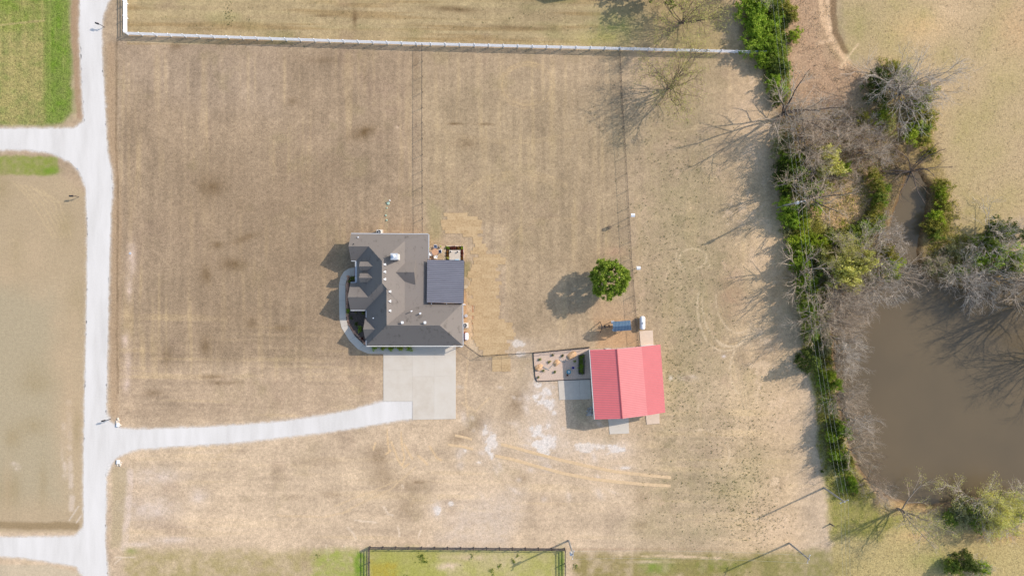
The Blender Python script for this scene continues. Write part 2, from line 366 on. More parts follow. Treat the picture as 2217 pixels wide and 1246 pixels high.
# white chalky powder spills
for (cx, cy, rx, ry, rot, am) in ((1175, 855, 22, 34, -30, 1), (1192, 880, 10, 24, -35, .9), (1178, 955, 34, 30, 0, .95), (1062, 958, 15, 34, 0, .8), (1050, 930, 8, 16, 0, .6), (1330, 972, 24, 13, -10, 1), (1275, 968, 38, 12, 0, .6),
        (946, 1100, 10, 14, 0, 1), (975, 1090, 8, 6, 0, .6), (1003, 975, 8, 6, 0, .9), (1037, 1000, 6, 4, 0, .7), (1350, 1012, 14, 4, 0, .8), (1160, 930, 14, 16, 0, .7), (1120, 745, 22, 10, 0, .55), (1130, 765, 14, 7, 0, .5), (1190, 920, 9, 10, 0, .8)):
    P_spot(cx, cy, rx, ry, srgb(250, 247, 244), am, rot, .5, int(cx) + 3, thr=.34, ns=13)
    P_spot(cx, cy, rx * 1.7, ry * 1.6, srgb(232, 215, 200), .55 * am, rot, .8, int(cx) + 4)
for q in range(46):
    P_spot(rng.uniform(990, 1330), rng.uniform(830, 1090), rng.uniform(4, 16), rng.uniform(3, 10), srgb(236, 220, 206), rng.uniform(.3, .6), rng.uniform(0, 90), .9, 900 + q)
P_poly([(1000, 1080), (1130, 1060), (1100, 1190), (930, 1190)], srgb(230, 212, 196), 30, 15, 30, .45, tex=.6)
# wheel tracks and scraped lines
LT = srgb(218, 190, 146)
for (cx, cy, rx, ry, a0, a1, am) in ((1140, 185, 60, 50, 0, 360, .5), (1140, 180, 52, 46, 60, 300, .5), (1125, 440, 125, 70, 180, 330, .45), (1125, 442, 112, 62, 180, 320, .35), (1110, 250, 180, 60, 20, 160, .3),
        (1200, 560, 110, 90, 190, 330, .3), (1500, 560, 30, 22, 0, 360, .45), (1503, 556, 40, 34, 30, 210, .35), (1590, 660, 70, 90, 90, 200, .5), (1570, 665, 60, 95, 60, 200, .5), (1600, 640, 50, 80, 60, 180, .4),
        (1620, 800, 40, 60, 120, 260, .5), (1580, 700, 45, 50, 0, 120, .4), (1520, 980, 60, 50, 250, 400, .35), (1560, 900, 50, 70, 90, 200, .3), (1190, 940, 60, 40, 30, 130, .3), (900, 1075, 60, 14, -20, 100, .4), (520, 1010, 60, 40, 180, 260, .35)):
    P_line(arc(cx, cy, rx, ry, a0, a1), 2.2 if cx > 1450 else 1.8, srgb(240, 216, 182) if cx > 1450 else LT, am * (1.3 if cx > 1450 else .8), 2, 2, brk=.75)
    if rx > 40: P_line(arc(cx, cy, rx - 7, ry - 6, a0, a1), 1.3, LT, am * .7, 2, 2, brk=.5)
for pts in ([(740, 1110), (790, 1085), (850, 1055), (900, 1010)], [(725, 1095), (800, 1065), (860, 1040)], [(600, 1115), (700, 1118), (760, 1105)], [(1000, 870), (1030, 890), (1060, 860)], [(1015, 760), (1008, 830), (1012, 900)]): P_line(pts, 1.6, srgb(230, 202, 164), .6, 2, 2)
for pts in ([(838, 930), (842, 975)], [(868, 935), (870, 965), (876, 990), (872, 1005)], [(847, 955), (860, 990), (870, 1008)], [(875, 960), (888, 985), (893, 992)], [(812, 958), (808, 972)], [(835, 983), (846, 975)], [(885, 1003), (873, 1012)], [(930, 965), (945, 990), (955, 995)], [(905, 985), (925, 1005)]):
    P_line(pts, 2.2, srgb(236, 204, 160), .8, 1.5, 1)
for pts in ([(752, 1140), (765, 1155), (770, 1165)], [(860, 1140), (865, 1150), (865, 1160)], [(912, 1145), (906, 1162)], [(768, 1125), (790, 1128), (815, 1130)], [(830, 1095), (840, 1112), (852, 1115)], [(705, 1180), (708, 1200), (714, 1225)], [(690, 1225), (705, 1246)], [(745, 1180), (752, 1195), (768, 1225)], [(870, 1050), (874, 1054)]):
    P_line(pts, 1.8, srgb(243, 222, 196), .85, 1.5, 2)
for q in range(40):                     # faint bleached scratches in the east field
    cx, cy = rng.uniform(1380, 1740), rng.uniform(430, 1150); a = rng.uniform(-1.9, -1.2); L = rng.uniform(15, 60); b = rng.uniform(-12, 12)
    P_line([(cx, cy), (cx + L * .5 * math.cos(a) + b, cy + L * .5 * math.sin(a)), (cx + L * math.cos(a), cy + L * math.sin(a))], 1.2, srgb(228, 202, 168), rng.uniform(.2, .5), 2, 2, seed=q)
for (cx, cy, rx, ry) in ((1485, 818, 22, 7), (1500, 815, 8, 4)): P_spot(cx, cy, rx, ry, srgb(235, 215, 195), .7, jit=.8)
P_spot(1567, 771, 4, 3, srgb(240, 225, 215), 1); P_spot(1452, 818, 4, 5, srgb(245, 235, 228), 1)
P_spot(1485, 818, 14, 6, srgb(150, 125, 105), .6, seed=77, jit=.9)
for q in range(70):                     # bleached sandy patches along the hedgerow track
    t = rng.uniform(0, 1); cy = 20 + t * 1120; cx = 1590 + (60 if cy > 90 else 0) * 1 + rng.normal(0, 22) + max(0, cy - 500) * .12 - (30 if cy > 700 else 0)
    P_spot(cx, cy, rng.uniform(8, 26), rng.uniform(12, 40), srgb(238, 210, 176), rng.uniform(.4, .9), rng.uniform(-20, 20), .5, 500 + q, thr=.5, ns=9)
for q in range(40): P_spot(rng.uniform(1360, 1640), rng.uniform(120, 1150), rng.uniform(10, 40), rng.uniform(10, 40), srgb(216, 188, 158) if q % 2 else srgb(160, 146, 116), rng.uniform(.3, .6), 0, .5, 700 + q, thr=.52, ns=9)
# greenish weeds tint, east field
for (cx, cy, rx, ry, am) in ((1460, 820, 45, 60, .3), (1500, 640, 70, 140, .22), (1480, 450, 80, 80, .25), (1470, 250, 80, 60, .2), (1560, 1060, 90, 60, .35), (1610, 1050, 30, 40, .35), (1640, 1000, 60, 50, .25), (1500, 1150, 120, 30, .25), (1620, 850, 50, 80, .15), (1350, 300, 50, 60, .15)):
    P_spot(cx, cy, rx, ry, srgb(152, 150, 102), am * .75, 0, .9, int(cy), ns=16)
for (cx, cy, rx, ry, am) in ((1395, 170, 60, 70, .4), (1620, 230, 40, 50, .6), (1600, 120, 40, 18, .6), (1640, 330, 35, 60, .5), (1700, 640, 18, 70, .6), (1700, 420, 20, 60, .45), (1590, 50, 20, 50, .7), (1650, 560, 40, 80, .45), (1700, 900, 50, 60, .45), (1680, 1140, 60, 40, .55), (1700, 730, 30, 30, .4)):
    P_spot(cx, cy, rx, ry, srgb(232, 204, 172), am, 0, .8, int(cy) + 7, ns=14)
P_spot(1700, 610, 30, 60, srgb(222, 178, 120), .4, 0, .8, 11); P_spot(1585, 640, 30, 60, srgb(190, 155, 128), .45, 0, .8, 12)
P_spot(1500, 100, 60, 60, srgb(170, 165, 105), .35, 0, .7, 13); P_spot(1330, 60, 60, 40, srgb(130, 150, 80), .5, 0, .7, 14); P_spot(1300, 85, 60, 20, srgb(190, 180, 105), .4, 0, .7, 14)
# bottom strip, greener
P_poly([(1240, 1196), (1690, 1196), (1690, 1700), (1240, 1700)], srgb(164, 150, 100), 16, 9, 14, .8, tex=.9, ts=16)
P_spot(1560, 1225, 90, 22, srgb(132, 140, 62), .6, 0, .9, 91)
P_poly([(270, 1192), (790, 1192), (790, 1700), (250, 1700)], srgb(186, 170, 124), 16, 9, 14, .75, tex=.8, ts=14)
P_poly([(680, 1190), (795, 1190), (795, 1290), (670, 1290)], srgb(172, 178, 96), 10, 8, 16, .7, tex=1.0, ts=10)
P_poly([(770, 1195), (795, 1195), (795, 1290), (765, 1290)], srgb(132, 160, 62), 6, 5, 10, .8, tex=.5, ts=10)
P_poly([(800, 1188), (1222, 1190), (1222, 1420), (800, 1420)], srgb(186, 182, 110), 2, 1, 10, .85, tex=.4, ts=18)
P_poly([(802, 1190), (960, 1192), (960, 1420), (802, 1420)], srgb(176, 176, 92), 16, 12, 20, .7, tex=.5, ts=14)
P_poly([(802, 1215), (860, 1220), (870, 1420), (802, 1420)], srgb(190, 170, 70), 10, 8, 12, .6, tex=.8, ts=9)
P_spot(970, 1225, 30, 10, srgb(232, 208, 180), .8, jit=.9); P_spot(1010, 1205, 60, 8, srgb(220, 195, 165), .6, jit=.9); P_spot(1095, 1210, 50, 20, srgb(214, 196, 158), .6, jit=.9)
P_spot(1215, 1220, 10, 40, srgb(90, 140, 40), .6); P_spot(1420, 1225, 40, 18, srgb(130, 160, 60), .6, jit=.9); P_spot(1400, 1215, 60, 4, srgb(222, 200, 170), .6, jit=.9)
P_line([(1480, 1203), (1390, 1203), (1560, 1206)], 3, srgb(236, 208, 176), .7, 2, 2, brk=.5); P_spot(1200, 1188, 380, 3, srgb(180, 150, 125), .45, jit=.6)
P_line([(250, 1205), (290, 1205)], 2, srgb(235, 215, 190), .8, 1.5); P_line([(248, 1219), (262, 1208)], 2, srgb(235, 215, 190), .8, 1.5); P_spot(285, 1192, 14, 7, srgb(150, 160, 85), .7)
# hedgerow ground, far field and pond surroundings
P_poly([(1690, -400), (1800, -400), (1805, 60), (1830, 130), (1900, 180), (1900, 320), (1700, 330), (1690, 200), (1690, 100)], srgb(196, 164, 134), 12, 10, 20, .85, .55, tex=.3)
P_poly([(1900, 180), (2040, 220), (2060, 380), (2080, 560), (2200, 600), (2200, 640), (1990, 610), (1900, 600)], srgb(168, 148, 98), 10, 8, 16, .85, .8, tex=.3)
P_poly([(1805, -400), (2900, -400), (2900, 480), (2180, 470), (2080, 560), (2040, 350), (2010, 230), (1900, 130), (1830, 110)], srgb(204, 180, 142), 8, 6, 20, .9, .42)
for q in range(46): P_spot(rng.uniform(1830, 2217), rng.uniform(0, 470), rng.uniform(14, 50), rng.uniform(14, 60), srgb(186, 172, 118) if q % 3 else srgb(224, 196, 158), rng.uniform(.3, .65), rng.uniform(0, 90), .7, 1300 + q, ns=7)
for q in range(26): P_spot(rng.uniform(0, 170), rng.uniform(390, 1130), rng.uniform(10, 45), rng.uniform(14, 60), srgb(176, 158, 122) if q % 2 else srgb(208, 184, 152), rng.uniform(.3, .6), 0, .6, 1400 + q, ns=9)
P_spot(1850, 45, 60, 70, srgb(172, 162, 110), .55, 0, .6, 15); P_spot(2120, 330, 80, 120, srgb(194, 176, 128), .45, 0, .6, 16); P_spot(1990, 60, 60, 30, srgb(226, 192, 140), .5, 0, .7, 16); P_spot(2200, 60, 50, 60, srgb(220, 185, 140), .5, 0, .7, 17)
P_spot(2120, 520, 60, 60, srgb(172, 168, 98), .5, 0, .7, 18)
P_line([(1772, -60), (1778, 20), (1792, 70), (1812, 105), (1835, 135), (1820, 145)], 7, srgb(238, 204, 166), .9, 6, 5, brk=.4); P_line([(1788, -60), (1795, 60), (1805, 85), (1770, 95)], 4, srgb(240, 208, 172), .8, 4, 4, brk=.4)
P_line([(1805, -60), (1804, 30), (1808, 70), (1830, 110)], 8, srgb(130, 104, 78), .7, 6, 3); P_line([(1858, 95), (1820, 145)], 2, srgb(235, 208, 170), .7, 2)
P_poly([(1610, -400), (1700, -400), (1700, 60), (1690, 110), (1715, 200), (1700, 230), (1660, 180), (1640, 110), (1612, 60)], srgb(140, 128, 84), 6, 5, 14, .9, .9)
P_poly([(1690, 240), (1930, 240), (1935, 330), (1920, 380), (1905, 560), (1800, 640), (1740, 640), (1700, 520), (1690, 420), (1690, 340)], srgb(200, 172, 134), 8, 8, 18, .9, .9, tex=.2)
P_poly([(1700, 460), (1790, 480), (1830, 520), (1770, 560), (1715, 540)], srgb(176, 176, 88), 12, 10, 16, .85, .9, tex=.4)
P_poly([(1780, 410), (1890, 400), (1890, 490), (1800, 500)], srgb(208, 176, 132), 14, 10, 16, .8, .95, tex=.3)
P_poly([(1718, 560), (1800, 600), (1800, 700), (1805, 860), (1850, 1000), (1900, 1080), (1800, 1090), (1770, 960), (1765, 860), (1740, 760), (1725, 640)], srgb(168, 164, 98), 7, 6, 12, .9, .9, tex=.2)
P_poly([(1790, 1080), (1930, 1085), (2217, 1110), (2600, 1120), (2600, 1700), (1805, 1700), (1800, 1180)], srgb(198, 180, 124), 9, 8, 12, .9, .6)
P_poly([(1785, 1030), (1850, 1060), (1900, 1100), (1960, 1120), (1900, 1165), (1800, 1160)], srgb(152, 150, 78), 14, 10, 18, .75, tex=.5)
P_spot(2000, 1160, 60, 14, srgb(224, 190, 138), .7, 0, .8, 21); P_spot(2160, 1160, 80, 14, srgb(206, 165, 112), .7, 0, .8, 22); P_spot(2050, 1215, 80, 20, srgb(150, 160, 82), .6, 0, .8, 23); P_spot(1800, 1230, 60, 30, srgb(150, 142, 88), .6, 0, .8, 24)
P_poly([(1650, 1195), (1800, 1190), (1800, 1400), (1640, 1400)], srgb(150, 145, 88), 12, 10, 20, .7, tex=.5)
P_line([(1930, 1090), (2000, 1105), (2060, 1100)], 8, srgb(216, 182, 132), .8, 5, 3, brk=.3)
# worn soil beside the house and by the swing set, septic scars, painted nest box shadow
P_poly([(1004, 568), (1020, 566), (1016, 620), (1004, 620)], srgb(150, 142, 92), 5, 3, 10, .6)
P_poly([(1003, 600), (1018, 615), (1022, 700), (1030, 725), (1020, 745), (1004, 742)], srgb(218, 188, 152), 4, 3, 10, .8)
P_poly([(925, 430), (960, 455), (955, 520), (928, 530)], srgb(156, 150, 100), 12, 6, 14, .45)
P_line([(1006, 625), (1008, 700)], 2.5, srgb(206, 160, 112), .6, 2, 1.5); P_line([(1020, 650), (1024, 670), (1022, 700)], 1.5, srgb(190, 120, 70), .7, 1.5, 1.5)
P_poly([(1040, 735), (1030, 768), (1012, 748), (1008, 735)], srgb(222, 200, 170), 4, 2, 10, .7)
P_poly([(1290, 690), (1380, 690), (1382, 750), (1292, 752)], srgb(212, 172, 132), 12, 6, 14, .65)
P_poly([(1275, 650), (1370, 655), (1375, 700), (1280, 690)], srgb(206, 174, 142), 14, 8, 14, .5)
P_spot(1330, 545, 30, 12, srgb(204, 168, 140), .5)
P_spot(860, 275, 4, 3, srgb(226, 200, 172), 1, seed=3); P_spot(863, 272, 2, 2, srgb(90, 70, 60), .9)
P_line([(835, 430), (838, 470), (836, 500)], 3, srgb(190, 175, 140), .4, 3, 2)
P_line(arc(1319, 492, 4, 3, 0, 360, 8), 2, srgb(110, 95, 85), .6, 1.5)  # cast shadow of the upper nest box, painted into the lawn colour
# gravel dust along the roads
GRAV = srgb(236, 234, 232)
ROAD = [(170, -400), (173, 0), (171, 60), (173, 110), (176, 180), (181, 262), (160, 277), (60, 278), (-500, 276), (-500, 325), (0, 325), (60, 325), (110, 332), (150, 350), (172, 372), (186, 410), (189, 500), (188, 620), (186, 720), (183, 850), (181, 960), (180, 1060), (181, 1140), (160, 1160), (60, 1161), (-500, 1162), (-500, 1203), (0, 1203), (60, 1208), (110, 1216), (165, 1225), (178, 1246), (184, 1700),
        (236, 1700), (234, 1240), (228, 1170), (230, 1080), (231, 1030), (243, 1000), (262, 984), (300, 972), (400, 965), (500, 959), (600, 948), (700, 936), (800, 921), (870, 909), (893, 907), (893, 866), (832, 866), (800, 876), (760, 887), (700, 899), (600, 912), (500, 920), (400, 925), (300, 928), (262, 926), (240, 912), (230, 890), (232, 800), (234, 700), (236, 600), (240, 470), (245, 410), (242, 368), (233, 330), (229, 260), (226, 200), (221, 130), (221, 60), (224, 30), (240, -5), (250, -60), (255, -400)]
P_poly(ROAD, srgb(222, 210, 198), 9, 4, 10, .75, .3); P_poly(ROAD, GRAV, 4, 3.0, 7, 1.0, .2)
# pond basin
POND = [(1850, 642), (1815, 670), (1800, 710), (1803, 770), (1812, 830), (1820, 900), (1836, 965), (1858, 1015), (1890, 1055), (1930, 1080), (1970, 1092), (2020, 1096), (2080, 1088), (2140, 1080), (2230, 1078), (2500, 1040), (2560, 820), (2480, 640), (2230, 622), (2160, 630), (2090, 622), (2030, 606), (1996, 590), (1992, 545), (1998, 500), (2012, 450), (2015, 400), (1990, 365), (1962, 375), (1948, 420), (1930, 465), (1925, 520), (1945, 570), (1935, 600), (1895, 622)]
dsp = sdist(POND, X, Y) + (vn(X, Y, 14, 14, 71) - .5) * 6
blend(full, (1 - ss(-4, 12, dsp)) * .9, srgb(120, 96, 70), .6)
blend(full, ss(8, 2, dsp) * 0, srgb(120, 96, 70)) if False else None
Z = -np.clip(-(dsp - 6) * S * .55, 0, 2.2) * ss(6, -4, dsp) if False else -np.clip((6 - dsp) * S * .5, 0, 2.2)
rough_zone = C[..., 3]
Z = Z + (vn(X, Y, 30, 30, 81) - .5) * .12 * (rough_zone > .6)
for _i in range(3): C[..., _i] /= KEXP[_i]
C[..., :3] = np.clip(C[..., :3], .01, .82)
ny, nx = X.shape
V = np.stack([np.broadcast_to(gx[None], X.shape), np.broadcast_to(gy[:, None], X.shape), Z], -1).reshape(-1, 3)
idx = np.arange(nx * ny).reshape(ny, nx)
F = np.stack([idx[:-1, :-1], idx[:-1, 1:], idx[1:, 1:], idx[1:, :-1]], -1).reshape(-1, 4)
gme = np_mesh('ground', V, F)
ca = gme.color_attributes.new('Col', 'FLOAT_COLOR', 'POINT'); ca.data.foreach_set('color', C.reshape(-1).astype(np.float32))
gme.polygons.foreach_set('use_smooth', np.ones(len(gme.polygons), bool))
m, nt, p = newmat('ground')
at = nd(nt, 'ShaderNodeVertexColor'); at.layer_name = 'Col'
pos = geopos(nt); na = noise(nt, 4.2, 3, .65, pos, .4); nb = noise(nt, 1.9, 3, .6, pos); nc = noise(nt, 9.0, 2, .6, pos)
m1 = nd(nt, 'ShaderNodeMath', operation='MULTIPLY_ADD'); nt.links.new(nb.outputs['Fac'], m1.inputs[0]); m1.inputs[1].default_value = .6; nt.links.new(na.outputs['Fac'], m1.inputs[2])
m2 = nd(nt, 'ShaderNodeMath', operation='MULTIPLY_ADD'); nt.links.new(nc.outputs['Fac'], m2.inputs[0]); m2.inputs[1].default_value = .5; nt.links.new(m1.outputs[0], m2.inputs[2])   # mean 1.05
m3 = nd(nt, 'ShaderNodeMath', operation='SUBTRACT'); nt.links.new(m2.outputs[0], m3.inputs[0]); m3.inputs[1].default_value = 1.05
m4 = nd(nt, 'ShaderNodeMath', operation='MULTIPLY_ADD'); nt.links.new(at.outputs['Alpha'], m4.inputs[0]); m4.inputs[1].default_value = 2.5; m4.inputs[2].default_value = .05
m5 = nd(nt, 'ShaderNodeMath', operation='MULTIPLY_ADD'); nt.links.new(m3.outputs[0], m5.inputs[0]); nt.links.new(m4.outputs[0], m5.inputs[1]); m5.inputs[2].default_value = 1.0
vm = nd(nt, 'ShaderNodeVectorMath', operation='SCALE'); nt.links.new(at.outputs['Color'], vm.inputs[0]); nt.links.new(m5.outputs[0], vm.inputs['Scale'])
nt.links.new(vm.outputs[0], p.inputs['Base Color']); p.inputs['Roughness'].default_value = .95; p.inputs['Specular IOR Level'].default_value = .1
bp = nd(nt, 'ShaderNodeBump'); bp.inputs['Distance'].default_value = .12; nt.links.new(m2.outputs[0], bp.inputs['Height']); nt.links.new(at.outputs['Alpha'], bp.inputs['Strength']); nt.links.new(bp.outputs[0], p.inputs['Normal'])
ground = link_mesh('ground', gme, m, None); tag(ground, 'dry mown lawns and rough pasture around the house and pond', kind='structure')

# water
m, nt, p = newmat('muddy_water')
n = noise(nt, .06, 3, .5, geopos(nt)); r = ramp(nt, n.outputs['Fac'], [(.3, A(111, 100, 81)), (.7, A(124, 110, 87))]); nt.links.new(r.outputs[0], p.inputs['Base Color'])
p.inputs['Roughness'].default_value = .12; p.inputs['IOR'].default_value = 1.33
n2 = noise(nt, 6, 3, .6, geopos(nt)); b = nd(nt, 'ShaderNodeBump'); b.inputs['Strength'].default_value = .08; b.inputs['Distance'].default_value = .02; nt.links.new(n2.outputs['Fac'], b.inputs['Height']); nt.links.new(b.outputs[0], p.inputs['Normal'])
w = MB(); cxp, cyp = 2100, 850
pp = [(x, y) for x, y in POND]
me_pts = []
for i, (x, y) in enumerate(pp):       # push the outline outward so that the banks cut the edge of the water
    x0, y0 = pp[i - 1]; x1, y1 = pp[(i + 1) % len(pp)]; tx, ty = x1 - x0, y1 - y0; L = math.hypot(tx, ty); me_pts.append(R(x - ty / L * 0 + 0, y, -.42))
bm = bmesh.new()
cs = [bm.verts.new(R(x, y, -.42)) for x, y in ((1740, 340), (2600, 340), (2600, 1130), (1740, 1130))]; bm.faces.new(reversed(cs)); me = bpy.data.meshes.new('pond_water'); bm.to_mesh(me); bm.free()
tag(link_mesh('pond_water', me, m, None), 'muddy brown pond water with its narrow creek inlet', kind='structure')

# gravel road sheets (irregular edges), concrete
m, nt, p = newmat('gravel')
pos = geopos(nt); a_ = noise(nt, 5, 5, .75, pos); b_ = noise(nt, .25, 3, .6, geopos(nt, (1.6, .25, 1)))
mx = nd(nt, 'ShaderNodeMath', operation='MULTIPLY_ADD'); nt.links.new(a_.outputs['Fac'], mx.inputs[0]); mx.inputs[1].default_value = .6; nt.links.new(b_.outputs['Fac'], mx.inputs[2])
r = ramp(nt, mx.outputs[0], [(.5, A(220, 217, 214)), (.78, A(236, 234, 232)), (1.05, A(245, 243, 242))]); nt.links.new(r.outputs[0], p.inputs['Base Color']); p.inputs['Roughness'].default_value = .95
bp = nd(nt, 'ShaderNodeBump'); bp.inputs['Strength'].default_value = .3; bp.inputs['Distance'].default_value = .04; nt.links.new(a_.outputs['Fac'], bp.inputs['Height']); nt.links.new(bp.outputs[0], p.inputs['Normal'])
M['gravel'] = m
def densify(poly, step, jit, seed, closed=True):
    r = random.Random(seed); out = []; n = len(poly)
    for i in range(n):
        a = poly[i]; b = poly[(i + 1) % n]; L = math.hypot(b[0] - a[0], b[1] - a[1]); k = max(1, min(400, int(L / step)))
        for j in range(k):
            t = j / k; out.append((a[0] + (b[0] - a[0]) * t + r.uniform(-jit, jit), a[1] + (b[1] - a[1]) * t + r.uniform(-jit, jit)))
    return out
def sheet(name, poly, z, material, label, kind='structure', jit=0, step=3, seed=1):
    pts = densify(poly, step, jit, seed) if jit else poly
    bm = bmesh.new(); vs = [bm.verts.new(R(x, y, z)) for x, y in pts]; f = bm.faces.new(vs)
    bmesh.ops.triangulate(bm, faces=[f]); bmesh.ops.recalc_face_normals(bm, faces=bm.faces)
    if sum(f.normal.z for f in bm.faces) < 0: bmesh.ops.reverse_faces(bm, faces=bm.faces)
    me = bpy.data.meshes.new(name); bm.to_mesh(me); bm.free()
    return tag(link_mesh(name, me, material, None), label, kind=kind)
main = [(170, -400), (174, 0), (173, 60), (175, 110), (178, 180), (183, 262), (186, 410), (190, 500), (189, 620), (187, 720), (184, 850), (182, 960), (181, 1060), (182, 1140), (180, 1246), (186, 1700), (234, 1700), (232, 1240), (227, 1170), (229, 1080), (229, 1000), (229, 890), (231, 800), (233, 700), (235, 600), (239, 470), (243, 410), (240, 368), (232, 330), (228, 260), (225, 200), (220, 130), (220, 60), (223, 30), (238, -5), (248, -60), (253, -400)]
sheet('gravel_road', main, .008, M['gravel'], 'pale gravel lane running along the left side of the plot', jit=1.1)
sheet('gravel_driveway', [(228, 905), (240, 915), (262, 928), (300, 930), (400, 927), (500, 922), (600, 914), (700, 901), (760, 889), (800, 878), (832, 869), (893, 868), (893, 905), (870, 907), (800, 919), (700, 934), (600, 946), (500, 957), (400, 963), (300, 970), (262, 981), (243, 996), (228, 1005)], .012, M['gravel'], 'pale gravel driveway curving from the lane to the garage', jit=.9)
sheet('side_lane', [(-500, 278), (0, 280), (60, 280), (160, 279), (186, 262), (188, 405), (172, 370), (150, 348), (110, 330), (60, 323), (0, 323), (-500, 323)], .012, M['gravel'], 'pale gravel side lane joining from the upper left', jit=1.0)
sheet('side_drive', [(-500, 1164), (60, 1163), (160, 1162), (184, 1150), (184, 1244), (165, 1223), (110, 1214), (60, 1206), (0, 1201), (-500, 1201)], .012, M['gravel'], 'pale gravel side drive joining at the lower left', jit=1.0)
# concrete slabs
m, nt, p = newmat('concrete_slabs')
g = nd(nt, 'ShaderNodeNewGeometry'); n = noise(nt, .5, 5, .65, g.outputs['Position'])
mm = nd(nt, 'ShaderNodeMath', operation='MULTIPLY_ADD'); nt.links.new(g.outputs['Random Per Island'], mm.inputs[0]); mm.inputs[1].default_value = .25; nt.links.new(n.outputs['Fac'], mm.inputs[2])
r = ramp(nt, mm.outputs[0], [(.3, A(214, 203, 188)), (.65, A(226, 218, 206)), (1.0, A(232, 226, 217))]); nt.links.new(r.outputs[0], p.inputs['Base Color']); p.inputs['Roughness'].default_value = .85
M['slabs'] = m
def slab_obj(name, polys, h, material, label, gap=.06):
    mb = MB()
    for poly in polys:
        cx = sum(p_[0] for p_ in poly) / len(poly); cy = sum(p_[1] for p_ in poly) / len(poly)
        q = [(x + (cx - x) / (abs(cx - x) + 1e-6) * gap * (abs(cx - x) > 1), y + (cy - y) / (abs(cy - y) + 1e-6) * gap * (abs(cy - y) > 1)) for x, y in poly]
        mb.prism([R(x, y).to_2d() for x, y in q], -.05, h)
    return tag(mb.build(name, material), label, kind='structure')
slab_obj('concrete_driveway', [[(830, 740), (893, 740), (893, 800), (830, 800)], [(830, 800), (893, 800), (893, 868), (830, 868)], [(893, 740), (940, 740), (940, 814), (893, 814)], [(940, 740), (987, 740), (987, 813), (940, 813)], [(893, 814), (940, 814), (940, 907), (893, 908)], [(940, 813), (987, 813), (987, 906), (940, 907)]], .06, M['slabs'], 'concrete parking apron in front of the garage')
outer = [(830, 766), (797, 765), (776, 756), (756, 736), (739, 708), (735, 690), (734, 650), (734, 615), (737, 600), (745, 587), (757, 580), (768, 579)]
inner = [(830, 745), (806, 751), (788, 746), (769, 728), (753, 703), (749, 688), (748, 650), (748, 617), (750, 607), (755, 600), (761, 598), (768, 598)]
slab_obj('sidewalk', [[outer[i], outer[i + 1], inner[i + 1], inner[i]] for i in range(len(outer) - 1)], .055, M['slabs'], 'curved concrete walk from the driveway to the front door', .15)
slab_obj('porch_floor', [[(768, 579), (794, 579), (794, 613), (781, 613), (781, 598), (768, 598)]], .12, mat('red_brick_paving', A(150, 70, 70), .9, .3, 9), 'red brick porch step at the front door', 0)
slab_obj('barn_west_apron', [[(1208, 822), (1254, 820), (1256, 864), (1211, 865)], [(1254, 820), (1277, 819), (1280, 863), (1256, 864)]], .06, M['conc'], 'concrete apron at the west door of the red barn', .15)
slab_obj('barn_north_slab', [[(1384, 716), (1413, 714.5), (1415, 750), (1387, 751)]], .08, M['conc_tan'], 'pale concrete pad at the barn by the white tank', 0)
slab_obj('barn_south_slab', [[(1315, 890), (1360, 888), (1362, 937), (1320, 939)]], .06, M['slabs'], 'concrete apron south of the barn ridge', 0)
slab_obj('barn_corner_slab', [[(1396, 880), (1427, 878), (1428, 916), (1400, 918)]], .08, M['conc_tan'], 'pale concrete pad at the barn lower right corner', 0)

# ================================================================== HOUSE
def shingle(name, c):
    m, nt, p = newmat(name); pos = geopos(nt)
    n = noise(nt, 9, 3, .7, pos); n2 = noise(nt, .7, 4, .6, pos); st = noise(nt, 1.0, 3, .6, geopos(nt, (3.0, .5, .5)))
    a = nd(nt, 'ShaderNodeMath', operation='MULTIPLY_ADD'); nt.links.new(n.outputs['Fac'], a.inputs[0]); a.inputs[1].default_value = .8; nt.links.new(n2.outputs['Fac'], a.inputs[2])
    b = nd(nt, 'ShaderNodeMath', operation='MULTIPLY_ADD'); nt.links.new(st.outputs['Fac'], b.inputs[0]); b.inputs[1].default_value = .5; nt.links.new(a.outputs[0], b.inputs[2])
    r = ramp(nt, b.outputs[0], [(.75, tuple(v * .72 for v in c)), (1.15, c), (1.5, tuple(v * 1.3 for v in c))])
    nt.links.new(r.outputs[0], p.inputs['Base Color']); p.inputs['Roughness'].default_value = .95; p.inputs['Specular IOR Level'].default_value = .15
    bp = nd(nt, 'ShaderNodeBump'); bp.inputs['Strength'].default_value = .25; bp.inputs['Distance'].default_value = .03; nt.links.new(n.outputs['Fac'], bp.inputs['Height']); nt.links.new(bp.outputs[0], p.inputs['Normal'])
    return m
M['shingle'] = shingle('weathered_shingles', (.136, .120, .109))
m, nt, p = newmat('house_brick'); br = nd(nt, 'ShaderNodeTexBrick'); br.inputs['Scale'].default_value = 4.5
mp = nd(nt, 'ShaderNodeCombineXYZ'); g = nd(nt, 'ShaderNodeSeparateXYZ'); nt.links.new(geopos(nt), g.inputs[0])
ad = nd(nt, 'ShaderNodeMath', operation='ADD'); nt.links.new(g.outputs[0], ad.inputs[0]); nt.links.new(g.outputs[1], ad.inputs[1]); nt.links.new(ad.outputs[0], mp.inputs[0]); nt.links.new(g.outputs[2], mp.inputs[1])
nt.links.new(mp.outputs[0], br.inputs['Vector']); br.inputs['Color1'].default_value = (.36, .16, .11, 1); br.inputs['Color2'].default_value = (.26, .11, .08, 1); br.inputs['Mortar'].default_value = (.5, .46, .4, 1)
br.inputs['Mortar Size'].default_value = .02; nt.links.new(br.outputs[0], p.inputs['Base Color']); p.inputs['Roughness'].default_value = .9; M['brick'] = m
M['trim'] = mat('cream_trim', (.62, .6, .56), .5, .05, 2)
M['gutter'] = mat('grey_gutter', (.42, .43, .45), .45, .08, 2)
